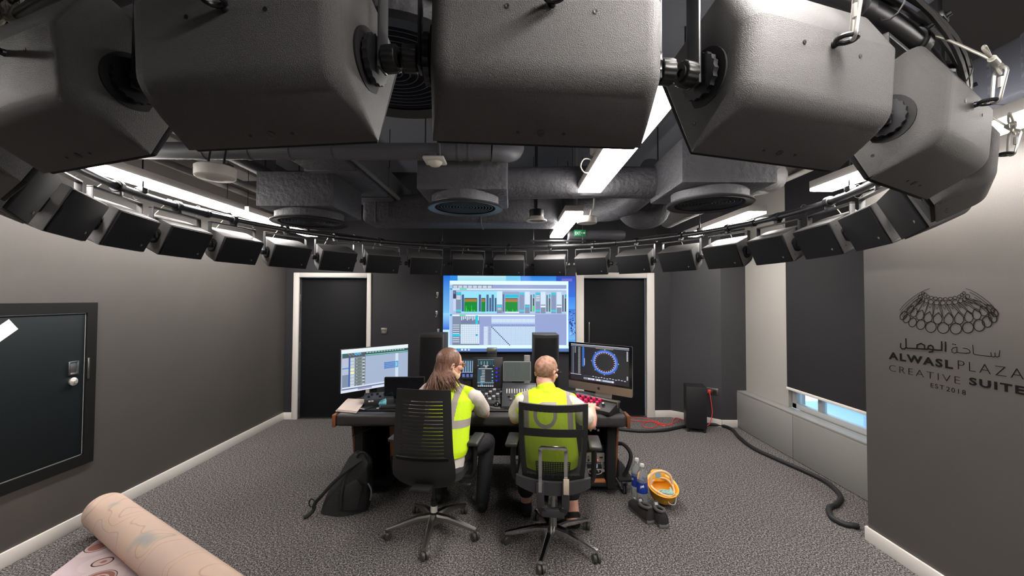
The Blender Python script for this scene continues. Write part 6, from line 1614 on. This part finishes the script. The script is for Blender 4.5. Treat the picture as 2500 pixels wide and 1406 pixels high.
for s, kn, an in ((1, (-0.215, 3.50, 0.53), (-0.235, 3.46, 0.12)), (-1, (-0.62, 3.56, 0.52), (-0.62, 3.58, 0.12))):
    hp_ = V(hip) + V((s * 0.09, 0, 0.0)); chain(mb, [(hp_ + V((0, 0, 0.03)), 0.055), (kn, 0.045), (an, 0.034)])
mobj('body', blob(mb, 0.0048, 5), [SKIN], P1, None, OFF)
# trousers, shoes
mb = MB()
for s, kn, an in ((1, (-0.205, 3.52, 0.545), (-0.235, 3.46, 0.10)), (-1, (-0.62, 3.58, 0.54), (-0.62, 3.6, 0.10))):
    hp_ = V(hip) + V((s * 0.09, 0.02, 0.045)); chain(mb, [(hp_, 0.098), (hp_.lerp(V(kn), 0.5), 0.085), (kn, 0.07), (V(kn).lerp(V(an), 0.5), 0.062), (an, 0.056)])
torso(mb, (-0.5, 3.10, 0.56), (-0.495, 3.15, 0.70), (-0.49, 3.17, 0.76), 0.165, 0.125, rot)
mobj('trousers', blob(mb, 0.010, 4), [TROUS], P1, None, OFF)
for x, y in ((-0.235, 3.46), (-0.62, 3.6)):
    mb = MB(); cap(mb, (x, y - 0.03, 0.05), (x + 0.01, y + 0.16, 0.038), 0.046, 0.038); cap(mb, (x, y, 0.06), (x, y, 0.12), 0.046, 0.045); 
    me = blob(mb, 0.008, 3)
    for v_ in me.vertices: v_.co.z = max(v_.co.z, 0.002)
    mobj('shoe', me, [BLACKM], P1, None, OFF)
# shirt with sleeves
mb = MB(); torso(mb, (-0.50, 3.10, 0.575), chest, neck, 0.172, 0.120, rot, low=-0.14)
cap(mb, shR + V((-0.01, 0, -0.015)), shR.lerp(elR, 0.3), 0.058, 0.064); cap(mb, shR.lerp(elR, 0.25), shR.lerp(elR, 0.78), 0.068, 0.066)
cap(mb, shL + V((0.03, 0, 0.005)), shL.lerp(elL, 0.25), 0.070, 0.066); cap(mb, shL.lerp(elL, 0.25), shL.lerp(elL, 0.78), 0.068, 0.066)
mobj('shirt', blob(mb, 0.007, 5), [SHIRT], P1, None, OFF, 'light grey short sleeved shirt')
# vest
mb = MB(); torso(mb, (-0.50, 3.10, 0.60), chest, neck, 0.186, 0.135, rot, low=0.0)
cap(mb, V(neck) + V((0, 0, -0.05)), V(neck) + V((-0.175, 0.05, -0.075)), 0.075, 0.054); cap(mb, V(neck) + V((0, 0, -0.05)), V(neck) + V((0.158, -0.055, -0.070)), 0.075, 0.060); cap(mb, V(neck) + V((0, 0, -0.12)), V(neck) + V((0.128, -0.045, -0.15)), 0.09, 0.072)
me = blob(mb, 0.0045, 8)
def vest1(c, n):
    d = c - V(neck); x = d.x * rot[0] + d.y * rot[1]; y = -d.x * rot[1] + d.y * rot[0]; z = c.z
    if 0.80 < z < 0.853: return 1
    if z >= 0.85 and 0.092 < abs(x) < 0.135: return 1
    if y < 0.05 and n.y < 0.3:
        ax = abs(x + 0.02)
        if 0.965 < z < 0.985 and ax < 0.07: return 1
        if 0.86 < z < 0.985 and 0.048 + (0.985 - z) * 0.25 < ax < 0.070 + (0.985 - z) * 0.25: return 1
    return 0
mobj('vest', me, [LIME, REFL], P1, vest1, OFF, 'lime hi-vis vest with grey reflective tape')
# hair
mb = MB()
mb.ball((0, 0, 0), 1.0, 20, H1 @ M.Translation((0, -0.018, 0.036)) @ M.Diagonal((0.087, 0.103, 0.096, 1)))
Hp = lambda *q_: H1 @ V(q_)
random.seed(21)
for k in range(64):
    a = -2.8 + 2.72 * k / 63      # around the back, from ear to ear
    x, y = 0.080 * cos(a), 0.090 * sin(a) - 0.012
    top_ = Hp(x * 0.9, y * 0.9, 0.05); mid = Hp(x * 1.06, y * 1.06, -0.05 + random.uniform(-0.01, 0.01))
    f_ = k / 63
    end = V((-0.65 + 0.25 * f_ + random.uniform(-0.035, 0.035), 3.185 + random.uniform(-0.03, 0.02), 1.035 + 0.062 * f_ + random.uniform(-0.035, 0.03)))
    mb.tube(spline([top_, mid, mid.lerp(end, 0.5) + V((0, -0.014, 0.012)), mid.lerp(end, 0.8) + V((0, -0.012, 0.006)), end], 5), 0.012, 8, rad=[0.0145 * (1 - 0.85 * (j / 20) ** 1.3) for j in range(21)])
for k in range(12):                                                         # long lock falling over the left shoulder
    st_ = Hp(-0.07 + 0.008 * k, -0.06, -0.02); en = V((-0.72 + 0.014 * k + random.uniform(-0.02, 0.02), 3.175 + random.uniform(-0.02, 0.015), 0.96 + 0.006 * k + random.uniform(-0.03, 0.03)))
    mb.tube(spline([st_, st_.lerp(en, 0.35) + V((0, -0.02, 0.02)), st_.lerp(en, 0.75) + V((0, -0.03, 0.012)), en], 5), 0.010, 8, rad=[0.011 * (1 - 0.85 * (j / 15) ** 1.2) for j in range(16)])
HI = H1.inverted()
me = blob(mb, 0.0038, 2)
bm = bmesh.new(); bm.from_mesh(me)
kill = [f for f in bm.faces if (lambda l: l.y > 0.052 + 0.35 * max(0, 0.09 - l.z) * 0 and l.z < 0.088 and l.z > -0.14)(HI @ f.calc_center_median())]
bmesh.ops.delete(bm, geom=kill, context='FACES'); bm.to_mesh(me); bm.free()
mb = MB(); bm = mb.bm; bm.from_mesh(me); random.seed(33)
for k in range(170):
    f_ = random.random(); a = -2.8 + 2.72 * f_
    x, y = 0.083 * cos(a), 0.096 * sin(a) - 0.014
    top_ = Hp(x * 0.98, y * 1.0, 0.03); mid = Hp(x * 1.12, y * 1.12, -0.055 + random.uniform(-0.01, 0.01))
    end = V((-0.68 + 0.28 * f_ + random.uniform(-0.035, 0.04), 3.17 + random.uniform(-0.03, 0.02), 1.0 + 0.072 * f_ + random.uniform(-0.05, 0.04)))
    mb.tube(spline([top_, mid, mid.lerp(end, 0.5) + V((random.uniform(-0.01, 0.01), -0.022, 0.012)), mid.lerp(end, 0.8) + V((random.uniform(-0.012, 0.012), -0.016, 0.006)), end], 4), 0.003, 5, rad=[0.0036 * (1 - 0.8 * (j / 16) ** 1.5) for j in range(17)])
me = bpy.data.meshes.new('hair'); bm.to_mesh(me); bm.free()
mobj('hair', me, [HAIRB], P1, None, OFF, 'long brown hair')
mb = MB(); mb.ball((0, 0, 0), 1.0, 14, H1 @ M.Translation((0, 0.055, -0.088)) @ M.Diagonal((0.052, 0.044, 0.040, 1))); cap(mb, Hp(-0.045, 0.04, -0.075), Hp(-0.055, 0.01, -0.045), 0.022, 0.014); cap(mb, Hp(0.045, 0.04, -0.075), Hp(0.055, 0.01, -0.045), 0.022, 0.014)
mobj('beard', blob(mb, 0.006, 3), [mat('pale_beard', (222, 190, 172), 0.8, bump=200, bdist=0.002)], P1, None, OFF)
def glasses(P_, H_, off, lens, name):
    mb = MB(); P = lambda *q_: H_ @ V(q_) - off
    for s in (-1, 1):
        mb.tube([P(s * 0.033 + 0.026 * cos(a), 0.108, 0.004 + 0.02 * sin(a)) for a in [2 * pi * k / 16 for k in range(16)]], 0.0028, 6, closed=True)
        mb.tube([P(s * 0.059, 0.106, 0.012), P(s * 0.083, 0.085, 0.012), P(s * 0.087, 0.0, 0.01), P(s * 0.084, -0.03, -0.008)], 0.0032, 6)
    mb.tube([P(-0.008, 0.110, 0.008), P(0.008, 0.110, 0.008)], 0.003, 6); g = obj(name, mb, BLACK, P_)
    mb = MB()
    for s in (-1, 1): mb.face([P(s * 0.033 + 0.025 * cos(a), 0.1085, 0.004 + 0.019 * sin(a)) for a in [2 * pi * k / 16 for k in range(16)]])
    obj('lenses', mb, lens, g)
glasses(P1, H1, OFF, mat('clear_lens', (235, 235, 240), 0.05, trans=0.9), 'glasses')

# ---------------------------------------------------------------- person with short hair
OFF = V((0.28, 3.0, 0))
P2 = thing('person', 'seated person with short hair, sunglasses and lime hi-vis vest reaching for the magenta knobs', 'person', OFF)
yw = R(2); rot = (cos(yw), sin(yw))
hip, chest, neck = (0.285, 3.0, 0.56), (0.265, 3.06, 0.86), (0.258, 3.12, 1.078)
H2 = head_mtx((0.262, 3.165, 1.192), R(-38), R(-8), R(3))
shR, elR, wrR = V((0.43, 3.10, 1.005)), V((0.592, 3.14, 0.815)), V((0.652, 3.40, 0.855))
shL, elL, wrL = V((0.085, 3.10, 1.005)), V((0.030, 3.20, 0.835)), V((0.13, 3.46, 0.80))
mb = MB(); head(mb, H2); torso(mb, hip, chest, neck, 0.160, 0.10, rot)
cap(mb, neck, H2 @ V((0, -0.02, -0.06)), 0.064, 0.058)
chain(mb, [(shR + V((0, 0, -0.04)), 0.040), (shR.lerp(elR, 0.5), 0.046), (elR, 0.047), (elR.lerp(wrR, 0.35), 0.050), (wrR, 0.031)])
hand(mb, wrR, (0.03, 0.25, 0.03), (0, 0.12, -1), -1, 0.42, 0.16, 1.08)
chain(mb, [(shL + V((0, 0, -0.04)), 0.040), (shL.lerp(elL, 0.5), 0.046), (elL, 0.045), (elL.lerp(wrL, 0.35), 0.048), (wrL, 0.030)])
hand(mb, wrL, (0.12, 0.25, -0.01), (0, 0, -1), 1, 0.35)
for s, kn, an in ((1, (0.45, 3.42, 0.53), (0.485, 3.24, 0.10)), (-1, (0.13, 3.46, 0.53), (0.12, 3.4, 0.10))):
    hp_ = V(hip) + V((s * 0.09, 0, 0)); chain(mb, [(hp_ + V((0, 0, 0.03)), 0.058), (kn, 0.048), (V(kn).lerp(V(an), 0.4), 0.050), (an, 0.040)])
    cap(mb, an, V(an) + V((0.01, 0.12, -0.045)), 0.038, 0.03)
mobj('body', blob(mb, 0.0048, 5), [SKIN], P2, None, OFF)
mb = MB()
for s, kn, an in ((1, (0.45, 3.44, 0.545), (0.475, 3.29, 0.23)), (-1, (0.13, 3.48, 0.545), (0.12, 3.41, 0.2))):
    hp_ = V(hip) + V((s * 0.09, 0.02, 0.045)); chain(mb, [(hp_, 0.1), (hp_.lerp(V(kn), 0.5), 0.09), (kn, 0.074), (an, 0.068)])
torso(mb, hip, (0.28, 3.03, 0.70), (0.278, 3.05, 0.76), 0.175, 0.13, rot)
mobj('trousers', blob(mb, 0.010, 4), [TROUS], P2, None, OFF)
for x, y in ((0.485, 3.22), (0.12, 3.39)):
    mb = MB(); cap(mb, (x, y - 0.015, 0.05), (x + 0.01, y + 0.18, 0.04), 0.048, 0.040); cap(mb, (x, y, 0.055), (x, y + 0.01, 0.085), 0.047, 0.047)
    me = blob(mb, 0.008, 3)
    for v_ in me.vertices: v_.co.z = max(v_.co.z, 0.002)
    mobj('shoe', me, [BLACKM], P2, None, OFF)
mb = MB(); torso(mb, (0.285, 3.0, 0.58), chest, neck, 0.182, 0.122, rot, low=-0.02)
for sh, el, q_ in ((shR, elR, 0.72), (shL, elL, 0.70)):
    s = 1 if sh is shR else -1
    cap(mb, sh + V((s * 0.005, 0, -0.022)), sh.lerp(el, 0.35), 0.058, 0.064); cap(mb, sh.lerp(el, 0.35), sh.lerp(el, q_), 0.065, 0.073)
cap(mb, V(neck) + V((0, 0.0, -0.02)), V(neck) + V((0, 0.005, 0.002)), 0.074, 0.070)
mobj('shirt', blob(mb, 0.007, 5), [SHIRTW], P2, None, OFF, 'cream short sleeved shirt')
mb = MB(); torso(mb, (0.285, 3.0, 0.58), chest, neck, 0.204, 0.140, rot, low=-0.04)

for s in (-1, 1):
    cap(mb, V(neck) + V((0, 0, -0.055)), V(neck) + V((s * 0.185, 0.0, -0.082)), 0.080, 0.050); cap(mb, V(neck) + V((0, 0, -0.13)), V(neck) + V((s * 0.172, 0.0, -0.14)), 0.10, 0.066)
cap(mb, V(neck) + V((0, -0.012, -0.03)), V(neck) + V((0, -0.005, -0.012)), 0.082, 0.076)
me = blob(mb, 0.0045, 8)
def vest2(c, n):
    x = c.x - 0.262; z = c.z
    if 0.138 < abs(x) < 0.182 and z > 0.80: return 1
    if n.y < 0.35 and c.y < 3.1:
        dx_, dz_ = c.x - 0.238, z - 0.925
        r_ = math.hypot(dx_, dz_)
        if 0.058 < r_ < 0.084 and not (dx_ > 0 and dz_ > 0): return 1
        if dx_ >= 0 and dz_ >= 0 and dx_ < 0.084 and dz_ < 0.084 and (dx_ > 0.058 or dz_ > 0.058): return 1
    return 0
mobj('vest', me, [LIME, REFL], P2, vest2, OFF, 'lime hi-vis vest with grey reflective tape')
mb = MB(); b = bmesh.new(); bmesh.ops.create_uvsphere(b, u_segments=40, v_segments=28, radius=1.0)
for v_ in b.verts:
    c = v_.co.copy(); k = 1.0 + 0.018 * sin(9 * c.x + 4 * c.z) * sin(8 * c.y)
    v_.co = V((c.x * 0.0815 * k, c.y * 0.1025 * k - 0.008, c.z * 0.0905 * k + 0.034))
kill = [v_ for v_ in b.verts if (v_.co.y > 0.055 and v_.co.z < 0.10) or v_.co.z < -0.052 or (v_.co.z < 0.012 + 0.55 * max(0, v_.co.y + 0.012) and v_.co.y > -0.018 and abs(v_.co.x) > 0.03)]
bmesh.ops.delete(b, geom=kill, context='VERTS')
mb.add(b, M.Translation(-OFF) @ H2); bmesh.ops.solidify(mb.bm, geom=list(mb.bm.faces), thickness=0.006)
obj('hair', mb, HAIRS, P2, smooth=80, label='short greying brown hair')
glasses(P2, H2, OFF, mat('dark_lens', (16, 16, 18), 0.1), 'sunglasses')
